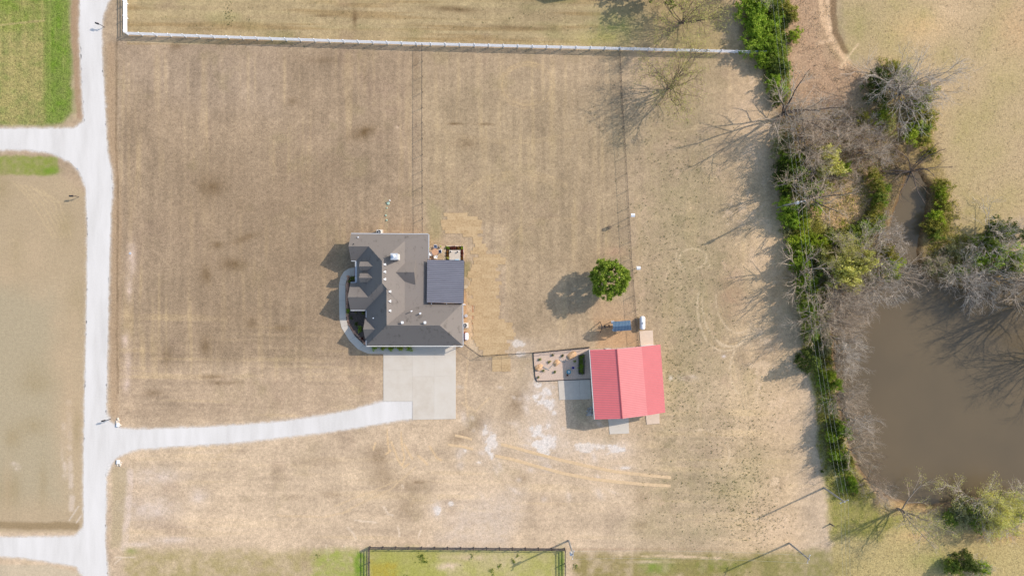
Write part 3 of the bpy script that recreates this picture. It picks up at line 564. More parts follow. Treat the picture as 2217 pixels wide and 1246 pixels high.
M['glass'] = mat('window_glass', (.04, .06, .08), .08, .1, 1, spec=.6)
M['garage'] = mat('garage_door_paint', (.55, .52, .47), .5, .06, 2)
EH = 2.7
house = empty('house', R(886, 630), 'brown shingled brick house with hipped gables, dormers and attached dark metal patio roof', 'house')
def solid_roof(name, polys, rim, material, parent, th=.18):
    mb = MB()
    for poly in polys: mb.face([R(*q) for q in poly])
    for a, b in zip(rim, rim[1:] + rim[:1]):
        A_, B_ = R(*a), R(*b); mb.face([A_, A_ - Vector((0, 0, th)), B_ - Vector((0, 0, th)), B_])
    return mb.build(name, material, parent)
n0 = (767.8, 508.5, EH); n1 = (931.6, 509.6, EH); g1p = (767.8, 536.4, 4.55); g1e = (810, 536.4, 4.55); g1s = (767.8, 565.3, EH); v1 = (780.5, 565.3, EH)
nr0 = (842.5, 568.2, 6.6); nr1 = (842.5, 612.6, 6.6); v2 = (780.5, 612.2, EH); g2n = (766.5, 612.2, EH); g2p = (766.5, 642.0, 4.6); g2e = (809, 642.0, 4.6); g2s = (766.5, 669.6, EH); s0 = (800.6, 669.6, EH)
sr0 = (850.3, 622, 5.95); sr1 = (850.3, 700, 5.85); sw = (800.6, 744.2, EH); sE = (1004.4, 744.2, EH); nE = (1003.5, 655.7, EH); se = (959.7, 700, 5.85)
k1 = (883.4, 524.6, 3.7); k2 = (883.4, 670.3, 3.65); e1 = (931.6, 655.7, EH)
roof = solid_roof('roof', [
    [n0, g1p, g1e, nr0, k1, n1], [g1p, g1s, v1, g1e], [v1, v2, g2e, nr1], [v1, nr1, nr0, g1e], [g2n, g2p, g2e, v2], [g2p, g2s, s0, g2e], [g2e, s0, sr0, nr1],
    [s0, sw, sr1, sr0], [sr1, sw, sE, se], [se, sE, nE], [sr1, se, nE, e1, k2], [nr0, nr1, k2, k1], [nr1, sr0, sr1, k2], [k1, k2, e1, n1]],
    [n0, g1p, g1s, v1, v2, g2n, g2p, g2s, s0, sw, sE, nE, e1, n1], M['shingle'], house)
roof.data.validate()
mb = MB()                                     # small gables and the rear cross gable
def add_gable(mb, pk, ya, yb, he, xe, hw, xr):    # west facing gable: eave x pk[0], ridge pk, far valley point xe
    P = [R(pk[0], pk[1], pk[2]), R(xe, pk[1], pk[2]), R(pk[0], ya, he), R(xr, ya, he), R(pk[0], yb, he), R(xr, yb, he)]
    mb.face([P[0], P[2], P[3], P[1]]); mb.face([P[0], P[1], P[5], P[4]])
g3 = MB(); add_gable(g3, (797.3, 709.2, 4.12), 687.5, 730.8, 2.66, 824, 0, 802); cg = g3.build('entry_gable', M['shingle'], house)
mb = MB(); a = R(865, 590.4, 4.86); b_ = R(905.5, 590.4, 4.86); c_ = R(905.2, 617.2, 3.22); d_ = R(881, 609, 3.72); c2_ = R(905.2, 563.6, 3.22); d2_ = R(881, 572, 3.72)
mb.face([a, d_, c_, b_]); mb.face([a, b_, c2_, d2_]); mb.face([b_, c_, c2_]); mb.build('rear_gable', M['shingle'], house)
for (yr, ya, yb) in ((578, 568.1, 586.2), (602, 592.4, 610.8)):
    d = MB(); x0, x1, xe = 791.6, 811, 821.5; hr, he = 5.22, 4.5
    d.face([R(x0, yr, hr), R(x0, ya, he), R(x1, ya, he), R(xe, yr, hr)]); d.face([R(x0, yr, hr), R(xe, yr, hr), R(x1, yb, he), R(x0, yb, he)])
    d.face([R(x0 - .3, yr, hr), R(x0 - .3, ya, he - .12), R(x0 - .3, ya, he), ]); do = d.build('dormer', M['shingle'], house)
    d = MB(); xa = x0 + 2.5
    d.face([R(xa, yr, hr - .1), R(xa, ya + 1, he - .05), R(xa, ya + 1, 3.1), R(xa, yb - 1, 3.1), R(xa, yb - 1, he - .05)])
    d.face([R(xa, ya + 1, he), R(x1, ya + 1, he), R(xa, ya + 1, 3.1)]); d.face([R(xa, yb - 1, he), R(xa, yb - 1, 3.1), R(x1, yb - 1, he)]); d.build('dormer_wall', M['trim'], do)
    d = MB(); d.box(R(xa - .4, yr, 4.1), (.05, .6, .8)); d.build('window', M['glass'], do)
walls = [(772, 515), (926, 515), (926, 661), (998, 661), (998, 739), (806, 739), (806, 664), (771, 664), (771, 618), (794, 618), (794, 560), (772, 560)]
mb = MB(); mb.prism([R(x, y).to_2d() for x, y in walls], 0, 2.55)
for (gx_, ya, yp, yb, hp) in ((772, 513, 536.4, 560, 4.35), (771, 617, 642, 665, 4.4)): mb.prism([R(gx_, ya).to_2d(), R(gx_ + 2, ya).to_2d(), R(gx_ + 2, yb).to_2d(), R(gx_, yb).to_2d()], 2.55, 2.6); mb.face([R(gx_, ya, 2.6), R(gx_, yb, 2.6), R(gx_, yp, hp)])
mb.face([R(800, 690, 2.6), R(800, 728, 2.6), R(800, 709.2, 4.0)]); mb.face([R(905, 565, 2.9), R(905, 616, 2.9), R(905, 590.4, 4.7)])
mb.prism([R(799, 690).to_2d(), R(806, 690).to_2d(), R(806, 728).to_2d(), R(799, 728).to_2d()], 0, 2.6)
mb.build('wall', M['brick'], house)
rimp = [n0, n1, e1, nE, sE, sw, s0, g2s, g2n, v2, v1, g1s]
mb = MB(); mb.face([R(x, y, 2.53) for x, y, _ in rimp]); mb.build('soffit', M['trim'], house)
# gutters along the eaves (pieces butt at the corners)
for a, b in ((n0, n1), (n1, (931.6, 562, EH)), (nE, sE), ((1005.6, 745.2, EH), (800.2, 745.2, EH)), (sw, (800.6, 733, EH)), ((800.6, 686, EH), s0), (s0, g2s), (v2, v1), (v1, g1s), (g2n, v2)):
    A_, B_ = R(*a), R(*b); dd = (B_ - A_).normalized(); sd = Vector((-dd.y, dd.x, 0))
    for sgn in (1,):
        c = (A_ + B_) / 2; cc = R(880, 630); out = sd if (c + sd - cc).length > (c - sd - cc).length else -sd
        if a == v2 or a == v1: out = Vector((-1, 0, 0)) if a == v2 else Vector((0, -1, 0))
        if a == s0: out = Vector((0, -1, 0))
        if a == g2n: out = Vector((0, 1, 0))
        mb = MB(); mb.bar(A_ + out * .07 - Vector((0, 0, .06)) + dd * .02, B_ + out * .07 - Vector((0, 0, .06)) - dd * .02, .13, .12); mb.build('gutter', M['trim'] if a[1] > 740 and a[0] > 1000 else M['gutter'], house)
# porch beam and posts
mb = MB(); mb.box(R(778, 589, 2.58), (.3, 3.7, .2)); pb = mb.build('porch_beam', M['gutter'], house)
for y in (568, 589, 609): mb = MB(); mb.box(R(779, y, 1.25), (.18, .18, 2.5)); mb.build('porch_post', M['trim'], house)
mb = MB(); mb.box(R(793.3, 590, 1.05), (.06, 1.0, 2.1)); dr = mb.build('door', mat('door_red', (.2, .03, .03), .4, .1), house); mb = MB(); mb.box(R(792.6, 594, 1.0), (.08, .05, .12)); mb.build('handle', M['galv'], dr)
for (x, y, w_, d_2, z0, hh) in ((771.6, 537, .05, 1.8, 1.5, 1.3), (770.6, 641, .05, 2.0, 1.5, 1.4), (805.6, 678, .05, 1.0, 1.5, 1.3), (798.6, 709, .05, 1.2, 1.5, 1.4), (820, 739.5, 1.2, .05, 1.5, 1.3), (850, 739.5, 1.2, .05, 1.5, 1.3), (998.5, 675, .05, 1.0, 1.6, 1.0), (800, 514.5, 1.2, .05, 1.5, 1.2), (880, 514.5, 1.2, .05, 1.5, 1.2), (793.4, 574, .05, .9, 1.5, 1.2)):
    fr = MB(); fr.box(R(x, y, z0), (w_ + .06 if w_ > .1 else .07, d_2 + .12 if d_2 > .1 else .07, hh + .12)); fo = fr.build('window', M['trim'], house)
    mb = MB(); mb.box(R(x, y, z0), (w_ - .04 if w_ > .1 else .1, d_2 - .04 if d_2 > .1 else .1, hh)); mb.build('pane', M['glass'], fo)
for (x, wd_) in ((918, 4.9), (968, 2.7)):
    mb = MB(); mb.box(R(x, 739.4, 1.08), (wd_, .08, 2.16)); go = mb.build('garage_door', M['garage'], house)
    mb = MB()
    for zz in (.54, 1.08, 1.62): mb.box(R(x, 740, zz), (wd_ - .1, .02, .03))
    mb.build('panel_groove', M['gutter'], go)
# roof vents, pipes, chimney
def roofpt(px, py, h): return G(px, py, h)
for (px, py, h) in ((833, 572, 6.3), (833, 588, 6.3), (833, 604, 6.3), (844, 630.5, 5.7), (844, 651.5, 5.7), (844, 672, 5.65)):
    c = roofpt(px, py, h); mb = MB()
    mb.grid([c + Vector(q) * .8 for q in ((-.22, .05, .22), (-.22, -.05, .22), (.24, .26, -.18), (.24, -.26, -.18), (.24, .26, .0), (.24, -.26, .0), (-.22, .05, -.1), (-.22, -.05, -.1))], [(0, 1, 5, 4), (4, 5, 3, 2), (0, 4, 2, 6), (1, 7, 3, 5), (0, 6, 7, 1)]); mb.build('roof_vent', M['white'], roof)
for (px, py, h, q) in ((871.5, 697.5, 5.75, .36), (920.5, 697.5, 5.75, .36)):
    mb = MB(); c = roofpt(px, py, h); mb.box(c, (q * .6, q * .6, .5)); mb.box(c + Vector((0, 0, .3)), (q * 1.1, q * 1.1, .14)); mb.build('box_vent', M['white'], roof)
for (px, py, h, r_, mk) in ((891, 673, 4.7, .09, 'white'), (910, 678, 4.7, .12, 'white'), (776, 513.5, 3.3, .09, 'white'), (809, 688, 3.7, .09, 'white'), (766, 528, 4.2, .07, 'black'), (829, 598, 6.2, .05, 'black')):
    mb = MB(); c = roofpt(px, py, h); mb.lathe(c, [(r_, -.5), (r_, .2), (r_ * 1.3, .2), (r_ * 1.3, .26)], 8); mb.build('vent_pipe', M[mk], roof)
ch = MB(); c = G(853.5, 555, 7.2); ch.box((c.x, c.y, 5.9), (1.02, .92, 2.5)); cho = ch.build('chimney', mat('chimney_siding', (.60, .56, .52), .8, .08, 3), house)
mb = MB(); mb.box((c.x, c.y, 7.2), (1.16, 1.06, .1)); mb.box((c.x, c.y, 7.28), (.9, .8, .06)); cp = mb.build('cap', M['galv'], cho)
mb = MB(); mb.lathe((c.x, c.y + .1, 7.3), [(.14, 0), (.14, .25), (.26, .27), (.26, .33), (.1, .42)], 14); mb.build('flue', M['white'], cho)
# raised dark metal patio roof, part of the house
mb = MB(); ca_, cb_, cc_, cd_ = G(925, 562.5, 3.35), G(1004.8, 564, 3.2), G(1003.2, 655.6, 3.2), G(924, 653.6, 3.35)
nr = 22
def lerp(a, b, t): return a + (b - a) * t
th = Vector((0, 0, .1)); mb.grid([ca_, cb_, cc_, cd_, ca_ - th, cb_ - th, cc_ - th, cd_ - th], [(3, 2, 1, 0), (4, 5, 6, 7), (0, 1, 5, 4), (1, 2, 6, 5), (2, 3, 7, 6), (3, 0, 4, 7)])
M['darkroof'] = mat('dark_standing_seam', (.22, .22, .25), .5, .18, 1.6, metal=.0, spec=.5, stretch=(.25, 5, 1))
M['seam'] = mat('dark_seam', (.10, .10, .125), .5, .1, 2)
pat = mb.build('patio_roof', M['darkroof'], house)
for i in range(nr + 1):
    t = i / nr; a_ = lerp(ca_, cd_, t); b_ = lerp(cb_, cc_, t); mb = MB(); mb.bar(a_ + Vector((0, 0, .03)), b_ + Vector((0, 0, .03)), .13, .07); mb.build('seam', M['seam'], pat)
mb = MB(); mb.bar(cd_ + Vector((.1, -.02, -.22)), cc_ + Vector((-.1, -.02, -.22)), .1, .22); mb.bar(cb_ + Vector((.0, -.1, -.22)), cc_ + Vector((0, .1, -.22)), .1, .22); mb.build('fascia_beam', M['black'], pat)
for t in (.02, .5, .98): q = lerp(cb_, cc_, t); mb = MB(); mb.box((q.x - .2, q.y, 1.5), (.16, .16, 3.0)); mb.build('patio_post', M['brownwood'], house)
for (x, y) in ((934, 656), (967, 656)): mb = MB(); mb.box(G(x, y, 3.05), (.1, .35, .12)); mb.build('bracket', M['galv'], house)

# ------------------------------------------------------------------ patio north of the cover
m, nt, p = newmat('flagstone'); vo = nd(nt, 'ShaderNodeTexVoronoi'); vo.inputs['Scale'].default_value = 1.3; nt.links.new(geopos(nt), vo.inputs['Vector'])
vd = nd(nt, 'ShaderNodeTexVoronoi'); vd.feature = 'DISTANCE_TO_EDGE'; vd.inputs['Scale'].default_value = 1.3; nt.links.new(geopos(nt), vd.inputs['Vector'])
sp = nd(nt, 'ShaderNodeSeparateColor'); nt.links.new(vo.outputs['Color'], sp.inputs[0]); r = ramp(nt, sp.outputs[0], [(0, A(196, 172, 140)), (.5, A(212, 190, 158)), (1, A(226, 206, 178))])
r2 = ramp(nt, vd.outputs['Distance'], [(0, (.62, .58, .52)), (.07, (1, 1, 1))]); mxx = nd(nt, 'ShaderNodeMix', data_type='RGBA', blend_type='MULTIPLY'); mxx.inputs[0].default_value = .8
nt.links.new(r.outputs[0], mxx.inputs[6]); nt.links.new(r2.outputs[0], mxx.inputs[7]); nt.links.new(mxx.outputs[2], p.inputs['Base Color']); p.inputs['Roughness'].default_value = .9; M['flag'] = m
slab_obj('patio_floor', [[(927, 532), (1003, 533), (1004, 658), (927, 658)]], .09, M['flag'], 'flagstone patio running under the dark metal roof', 0)
mb = MB(); mb.lathe(R(1003.5, 612), [(1.06, -.05), (1.06, .085), (1.0, .1)], 28); tag(mb.build('stone_step', M['flag']), 'round flagstone step at the patio edge', kind='structure')
tbl = empty('patio_table', G(943, 545.5, .1), 'round wooden patio table with four chairs on the flagstones', 'table')
c = tbl.location; mb = MB(); mb.lathe(c + Vector((0, 0, .68)), [(.54, 0), (.58, .02), (.58, .05), (.56, .06)], 28); mb.build('tabletop', mat('teak', A(220, 178, 146), .6, .12, 3, stretch=(1, 6, 1)), tbl)
mb = MB(); mb.lathe(c, [(.28, 0), (.28, .04), (.06, .08), (.05, .68)], 12); mb.build('pedestal', M['brownwood'], tbl)
M['cushion_b'] = mat('blue_cushion', (.10, .14, .24), .8, .15, 6); M['cushion_w'] = mat('white_cushion', (.7, .7, .7), .8, .06, 6)
def patio_chair(px, py, ang, cush, label):
    o = empty('patio_chair', G(px, py, .1), label, 'chair', 'chairs round the patio table', 0)
    L = MB(); L.box((0, 0, .44), (.5, .5, .07)); so_ = L.build('seat', M[cush], None); so_.parent = o
    L = MB(); L.box((0, .27, .72), (.5, .07, .5), tilt=(-.15, 'X')); q = L.build('backrest', M['cushion_w'] if cush == 'cushion_w' else M['galv'], None); q.parent = o
    for sx in (-1, 1):
        for sy in (-1, 1): L = MB(); L.box((sx * .22, sy * .22, .2), (.04, .04, .4)); q = L.build('leg', M['galv'], None); q.parent = o
        L = MB(); L.box((sx * .28, 0, .62), (.05, .5, .04)); L.box((sx * .28, -.22, .52), (.04, .04, .2)); q = L.build('armrest', M['galv'], None); q.parent = o
    o.rotation_euler = (0, 0, ang)
patio_chair(943.6, 534.3, 0, 'cushion_b', 'blue seated patio chair above the round table')
patio_chair(953.2, 544.2, -1.45, 'cushion_b', 'blue seated patio chair right of the round table')
patio_chair(934.4, 549.5, 2.0, 'cushion_w', 'white patio chair lower left of the round table')
patio_chair(944.2, 555.4, 3.0, 'cushion_w', 'white patio chair below the round table')
for (px, py, lab) in ((954.3, 533.2, 'pale stone planter at the top of the patio'), (930, 537.5, 'small pale stone planter by the house wall')):
    pot = empty('planter', G(px, py, .1), lab, 'planter'); mb = MB(); mb.lathe(pot.location, [(.16, 0), (.24, .35), (.26, .4), (.2, .4), (.18, .3)], 14); mb.build('pot', M['conc_tan'], pot); mb = MB(); mb.lathe(pot.location, [(.19, .3), (.12, .42), (.02, .48)], 8); mb.build('plant', M['leaf_yellow'], pot)
mb = MB()
for (x, y, w_, d_) in ((985.5, 532.3, 3.1, .14), (1004, 548, .14, 2.5)): mb.box(R(x, y, .12), (w_, d_, .24))
tag(mb.build('bed_edging', M['conc_tan']), 'pale stone edging on two sides of the flower bed', 'edging')
sheet('bed_soil', [(965.5, 533.2), (1003, 533.2), (1003, 565), (965.5, 565)], .1, mat('mulch', (.06, .04, .03), .95, .4, 6), 'dark mulch of the flower bed beside the patio')
pad = empty('garden_platform', R(985, 553), 'square grey concrete platform inside the flower bed', 'platform')
mb = MB(); mb.box(R(985, 554, .22), (1.92, 2.0, .36)); mb.build('slab', M['conc'], pad); mb = MB(); mb.box(R(984, 563.5, .44), (1.6, .3, .07)); mb.build('step', M['gutter'], pad)
for (px, lab) in ((976, 'left dark lantern on the grey garden platform'), (991.2, 'right dark lantern on the grey garden platform')):
    o = empty('lantern', G(px, 545, .4), lab, 'lantern', 'lanterns on the platform'); mb = MB(); mb.lathe(o.location, [(.1, 0), (.11, .04), (.09, .3), (.12, .32), (.03, .4)], 10); mb.build('body', M['black'], o); mb = MB(); mb.lathe(o.location + Vector((.1, .08, 0)), [(.07, 0), (.08, .2), (.05, .24)], 10); mb.build('globe', M['white'], o)
mb = MB(); mb.box(G(989.5, 562, .5), (.7, .22, .1)); tag(mb.build('cooler', mat('pale_blue_plastic', (.35, .5, .6), .4, .05)), 'pale blue plastic box at the edge of the grey platform', 'box')

# ------------------------------------------------------------------ equipment around the house
def ac_unit(px, py, lab):
    o = empty('air_conditioner', G(px, py, 0), lab, 'air conditioner'); c = o.location
    mb = MB(); mb.box(c + Vector((0, 0, .05)), (1.05, .95, .1)); mb.build('pad', M['conc'], o)
    mb = MB(); mb.box(c + Vector((-.05, 0, .5)), (.78, .78, .8)); mb.build('cabinet', M['trim'], o)
    mb = MB(); mb.lathe(c + Vector((-.05, 0, .9)), [(.33, 0), (.34, .02), (.3, .035), (.1, .04)], 18); g_ = mb.build('fan_grille', M['black'], o)
    mb = MB()
    for k in range(3): mb.box(c + Vector((-.05 + .12 * math.cos(k * 2.09), .12 * math.sin(k * 2.09), .95)), (.24, .06, .012), rz=k * 2.09)
    mb.build('blade', M['galv'], g_)
ac_unit(823, 503, 'air conditioner on a white pad against the top wall of the house'); ac_unit(1008, 703.5, 'air conditioner on a pad at the right wall of the house')
gen = empty('generator', G(1010, 727, 0), 'white rounded standby generator right of the garage wing', 'generator'); c = gen.location
mb = MB(); mb.box(c + Vector((-.35, 0, .06)), (.8, 1.4, .12)); mb.build('pad', mat('red_brick_pad', A(160, 90, 76), .9, .2, 6), gen)
bm = bmesh.new(); bmesh.ops.create_cube(bm, size=1); bmesh.ops.scale(bm, vec=(.62, 1.22, .75), verts=bm.verts); bmesh.ops.bevel(bm, geom=list(bm.edges), offset=.1, segments=3, affect='EDGES'); bmesh.ops.translate(bm, vec=(.05, 0, .5), verts=bm.verts)
me = bpy.data.meshes.new('cabinet'); bm.to_mesh(me); bm.free(); link_mesh('cabinet', me, M['white'], gen)
mb = MB(); mb.box(c + Vector((-.3, 0, .5)), (.06, .9, .4)); mb.build('vent_panel', M['gutter'], gen)
hose = empty('hose_reel', G(1009, 683, .0), 'small grey hose reel on pale soil right of the house', 'hose reel'); mb = MB()
c = hose.location
for k in range(14):
    a0, a1 = 2 * math.pi * k / 14, 2 * math.pi * (k + 1) / 14; mb.tube(c + Vector((.25 * math.cos(a0), .25 * math.sin(a0), .25)), c + Vector((.25 * math.cos(a1), .25 * math.sin(a1), .25)), .05, n=5)
mb.build('coil', M['galv'], hose); mb = MB(); mb.box(c + Vector((0, 0, .15)), (.3, .3, .3)); mb.build('stand', M['gutter'], hose)
for (px, py, lab) in ((1004.5, 658.5, 'small white downspout outlet at the corner below the patio roof'), (997.5, 749.5, 'small white downspout outlet at the garage corner')):
    mb = MB(); mb.bar(G(px - 1.5, py, 2.2), G(px - 1.5, py, .15), .1, .08); mb.bar(G(px - 1.5, py, .12), G(px + 3.5, py + .5, .06), .12, .08); tag(mb.build('downspout', M['white']), lab, 'downspout')
M['green_plastic'] = mat('pale_green_plastic', A(188, 214, 196), .5, .05)
for (px, py, r_, lab) in ((840.5, 440, .28, 'largest pale green septic lid on the lawn above the house'), (838, 450, .12, 'tiny pale green riser just below the large septic lid'), (835.5, 466, .16, 'round pale green septic lid midway to the house'), (837.5, 476.5, .16, 'pale green septic lid nearest the house')):
    mb = MB(); c = R(px, py); mb.lathe(c, [(r_, 0), (r_, .1), (r_ * .8, .14), (r_ * .2, .15)], 14); tag(mb.build('septic_lid', M['green_plastic']), lab, 'lid', 'septic lids')
mb = MB(); mb.lathe(R(845, 434.5), [(.08, 0), (.08, .5), (.12, .5), (.1, .6)], 8); tag(mb.build('sprinkler_post', M['white']), 'small white post beside the large septic lid', 'post')
for (px, py, r_, lab) in ((282, 548, .22, 'round grey meter cover in the lawn near the lane'), (168, 365, .14, 'small round valve cover by the side lane corner')):
    mb = MB(); mb.lathe(R(px, py), [(r_, 0), (r_, .05), (r_ * .6, .06)], 14); tag(mb.build('meter_cover', M['gutter']), lab, 'cover')

# ------------------------------------------------------------------ sod and straw mats
m, nt, p = newmat('dry_sod'); g = nd(nt, 'ShaderNodeNewGeometry'); n = noise(nt, 3.5, 4, .7, g.outputs['Position'])
mm = nd(nt, 'ShaderNodeMath', operation='MULTIPLY_ADD'); nt.links.new(g.outputs['Random Per Island'], mm.inputs[0]); mm.inputs[1].default_value = .16; nt.links.new(n.outputs['Fac'], mm.inputs[2])
r = ramp(nt, mm.outputs[0], [(.35, A(184, 155, 114)), (.62, A(212, 183, 141)), (.95, A(230, 205, 164))]); nt.links.new(r.outputs[0], p.inputs['Base Color']); p.inputs['Roughness'].default_value = .95; M['sod'] = m
SOD = [(965, 462), (1008, 462), (1031, 470), (1043, 480), (1047, 500), (1047, 546), (1089, 549), (1088, 568), (1074, 573), (1078, 600), (1074, 632), (1082, 640), (1086, 690), (1104, 700), (1111, 718), (1104, 730), (1102, 769), (1040, 771), (1036, 735), (1024, 722), (1020, 690), (1013, 625), (1018, 575), (1024, 562), (1024, 535), (1027, 514), (1000, 508), (965, 505), (957, 492), (958, 478)]
def inpoly(x, y, poly):
    c = False
    for i in range(len(poly)):
        ax, ay = poly[i - 1]; bx, by = poly[i]
        if (ay > y) != (by > y) and x < (bx - ax) * (y - ay) / (by - ay) + ax: c = not c
    return c
rs = random.Random(5); mb = MB(); y = 461
while y < 771:
    x = 950 + rs.uniform(0, 12); hgt = 7.4
    while x < 1115:
        w_ = 17.5
        j0, j1 = 0, 0
        if inpoly(x + w_ / 2, y + hgt / 2, SOD):
            if not inpoly(x - w_ / 2, y + hgt / 2, SOD): j0 = rs.uniform(-4, 5)
            if not inpoly(x + w_ * 1.5, y + hgt / 2, SOD): j1 = rs.uniform(-5, 4)
            mb.prism([R(x + .05 + j0, y).to_2d(), R(x + w_ + j1, y).to_2d(), R(x + w_ + j1, y + hgt - .04).to_2d(), R(x + .05 + j0, y + hgt - .04).to_2d()], -.02, rs.uniform(.036, .044), bottom=False)
        x += w_
    y += hgt
for k in range(4): mb.prism([R(1065.5 + (k % 2) * 20, 772 + (k // 2) * 16).to_2d(), R(1085 + (k % 2) * 20, 771 + (k // 2) * 16).to_2d(), R(1085 + (k % 2) * 20, 787 + (k // 2) * 16).to_2d(), R(1065.5 + (k % 2) * 20, 788 + (k // 2) * 16).to_2d()], -.02, .05, bottom=False)
tag(mb.build('sod_patch', M['sod']), 'straw coloured strips of new sod laid beside the house', kind='stuff')
M['straw'] = mat('straw_matting', A(232, 203, 164), .95, .14, 2)
def strip(pts, w_, lab):
    mb = MB(); P = []
    for i, (x, y) in enumerate(pts):
        a = pts[max(0, i - 1)]; b = pts[min(len(pts) - 1, i + 1)]; tx, ty = b[0] - a[0], b[1] - a[1]; L = math.hypot(tx, ty)
        for s_ in (-1, 1): P.append(R(x - ty / L * w_ / 2 * s_, y + tx / L * w_ / 2 * s_, .022))
    n = len(pts); b_ = [Vector((q.x, q.y, .0)) for q in P]
    mb.grid(P + b_, [(2 * i, 2 * i + 1, 2 * i + 3, 2 * i + 2) for i in range(n - 1)] + [(2 * i, 2 * i + 2, 2 * n + 2 * i + 2, 2 * n + 2 * i) for i in range(n - 1)] + [(2 * i + 3, 2 * i + 1, 2 * n + 2 * i + 1, 2 * n + 2 * i + 3) for i in range(n - 1)])
    tag(mb.build('straw_mat', M['straw']), lab, 'mat', 'straw mats laid over the trenches')
strip([(985, 942), (1003, 945), (1022, 951)], 5, 'short straw mat, upper of the two short ones south of the parking apron')
strip([(970, 962), (1000, 966), (1024, 972)], 5, 'short straw mat, lower of the two short ones south of the parking apron')
strip([(1085, 961), (1120, 970), (1160, 981), (1210, 994), (1270, 1008), (1330, 1020), (1390, 1027), (1453, 1033)], 6.5, 'long straw mat strip, upper of the two curving below the barn')
strip([(1072, 986), (1110, 994), (1160, 1008), (1220, 1024), (1280, 1036), (1340, 1043), (1400, 1048), (1452, 1051)], 6.5, 'long straw mat strip, lower of the two curving below the barn')

# ================================================================== BARN
barn = empty('barn', R(1355, 825), 'metal barn with bright red ribbed gable roof and pale walls', 'barn')
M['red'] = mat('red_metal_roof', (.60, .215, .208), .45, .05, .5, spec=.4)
m = M['red']
hW, hR, hB, hE = 3.3, 4.45, 3.62, 3.05
TL, BL = G(1277.3, 757, hW), G(1288, 907, hW); TR_, BR_ = G(1335.5, 755, hR), G(1347.5, 905.5, hR); TB, BB = G(1389, 749.6, hB), G(1402, 898.5, hB); TE, BE = G(1430, 745.5, hE), G(1440.5, 892, hE)
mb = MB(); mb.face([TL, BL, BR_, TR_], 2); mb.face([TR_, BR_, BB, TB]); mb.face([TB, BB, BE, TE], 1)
rim = [TL, BL, BR_, BB, BE, TE, TB, TR_]
for a, b in zip(rim, rim[1:] + rim[:1]): mb.face([a, a - Vector((0, 0, .16)), b - Vector((0, 0, .16)), b])
M['red3'] = mat('red_west_light_tone', (.78, .18, .185), .5, .05, .5, spec=.25); M['red2'] = mat('red_leanto_light_tone', (.55, .145, .148), .5, .05, .5, spec=.3); M['redrib'] = mat('red_rib', (.52, .165, .165), .5, .04, 1)  # one red roof; gloss differences between slopes are put into the colours
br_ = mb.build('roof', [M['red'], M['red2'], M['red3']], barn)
N = 40
for nm, (a, b, c_, d_) in (('roof_rib', (TL, TR_, BL, BR_)), ('roof_rib', (TR_, TB, BR_, BB)), ('roof_rib', (TB, TE, BB, BE))):
    mb = MB()
    for i in range(1, N):
        t = i / N; mb.bar(lerp(a, c_, t) + Vector((0, 0, .012)), lerp(b, d_, t) + Vector((0, 0, .012)), .11, .03)
    mb.build(nm, M['redrib'], br_)
mb = MB(); mb.bar(TR_ + Vector((-.03, 0, .04)), BR_ + Vector((-.03, 0, .04)), .16, .05); mb.build('ridge_cap', mat('red_ridge', (.28, .06, .07), .5, .05), br_)
def inner(p, q, d=.22): return p
ins = .25; cen = R(1355, 825)
mb = MB(); seq = [(TL, hW), (BL, hW), (BR_, hR), (BB, hB), (BE, hE), (TE, hE), (TB, hB), (TR_, hR)]
P = []
for (q, h) in seq:
    v = (Vector((q.x, q.y, 0)) - cen); v = v * ((v.length - ins * 1.3) / v.length) + cen; P.append((v, h - .12))
for i in range(8):
    (a, ha), (b, hb) = P[i], P[(i + 1) % 8]; mb.face([(a.x, a.y, 0), (b.x, b.y, 0), (b.x, b.y, hb), (a.x, a.y, ha)])
mb.build('wall', mat('pale_barn_metal', (.62, .6, .56), .5, .08, 2, stretch=(8, 8, .2)), barn)
def wallpt(a, b, t, z): return lerp(P[a][0], P[b][0], t) + Vector((0, 0, z))
wdir = (P[1][0] - P[0][0]).normalized(); ang = math.atan2(wdir.y, wdir.x)
for (t, w_, z, nm) in ((.56, 3.4, 1.4, 'roller_door'), (.86, .95, 1.05, 'door')):
    q = wallpt(0, 1, t, z); mb = MB(); mb.box(q + Vector((-.05, 0, 0)), (w_, .1, z * 2), rz=ang); do = mb.build(nm, M['white'], barn)
    mb = MB(); mb.box(q + Vector((-.12, w_ * .4, 0)), (.12, .05, .05), rz=ang); mb.build('handle', M['black'], do)
for (t, w_) in ((.2, 1.0),):
    q = wallpt(0, 1, t, 1.7); mb = MB(); mb.box(q + Vector((-.04, 0, 0)), (w_, .09, .9), rz=ang); wo = mb.build('window', M['trim'], barn); mb = MB(); mb.box(q + Vector((-.05, 0, 0)), (w_ - .15, .1, .75), rz=ang); mb.build('pane', M['glass'], wo)
q = wallpt(7, 0, .25, 1.1); mb = MB(); mb.box(q + Vector((0, .04, 0)), (1.0, .1, 2.1), rz=math.radians(-1)); mb.build('door', M['white'], barn)
q = lerp(P[2][0], P[3][0], .1) + Vector((0, -.06, 1.4)); mb = MB(); mb.box(q, (3.0, .1, 2.8), rz=math.radians(3)); mb.build('roller_door', M['white'], barn)
q = lerp(P[5][0], P[6][0], .5) + Vector((0, .04, 1.2)); mb = MB(); mb.box(q, (2.2, .1, 2.4), rz=math.radians(5)); mb.build('roller_door', M['white'], barn)
mb = MB(); mb.bar(TL + Vector((-.07, 0, -.08)), BL + Vector((-.07, 0, -.08)), .12, .12); mb.build('gutter', M['trim'], barn)
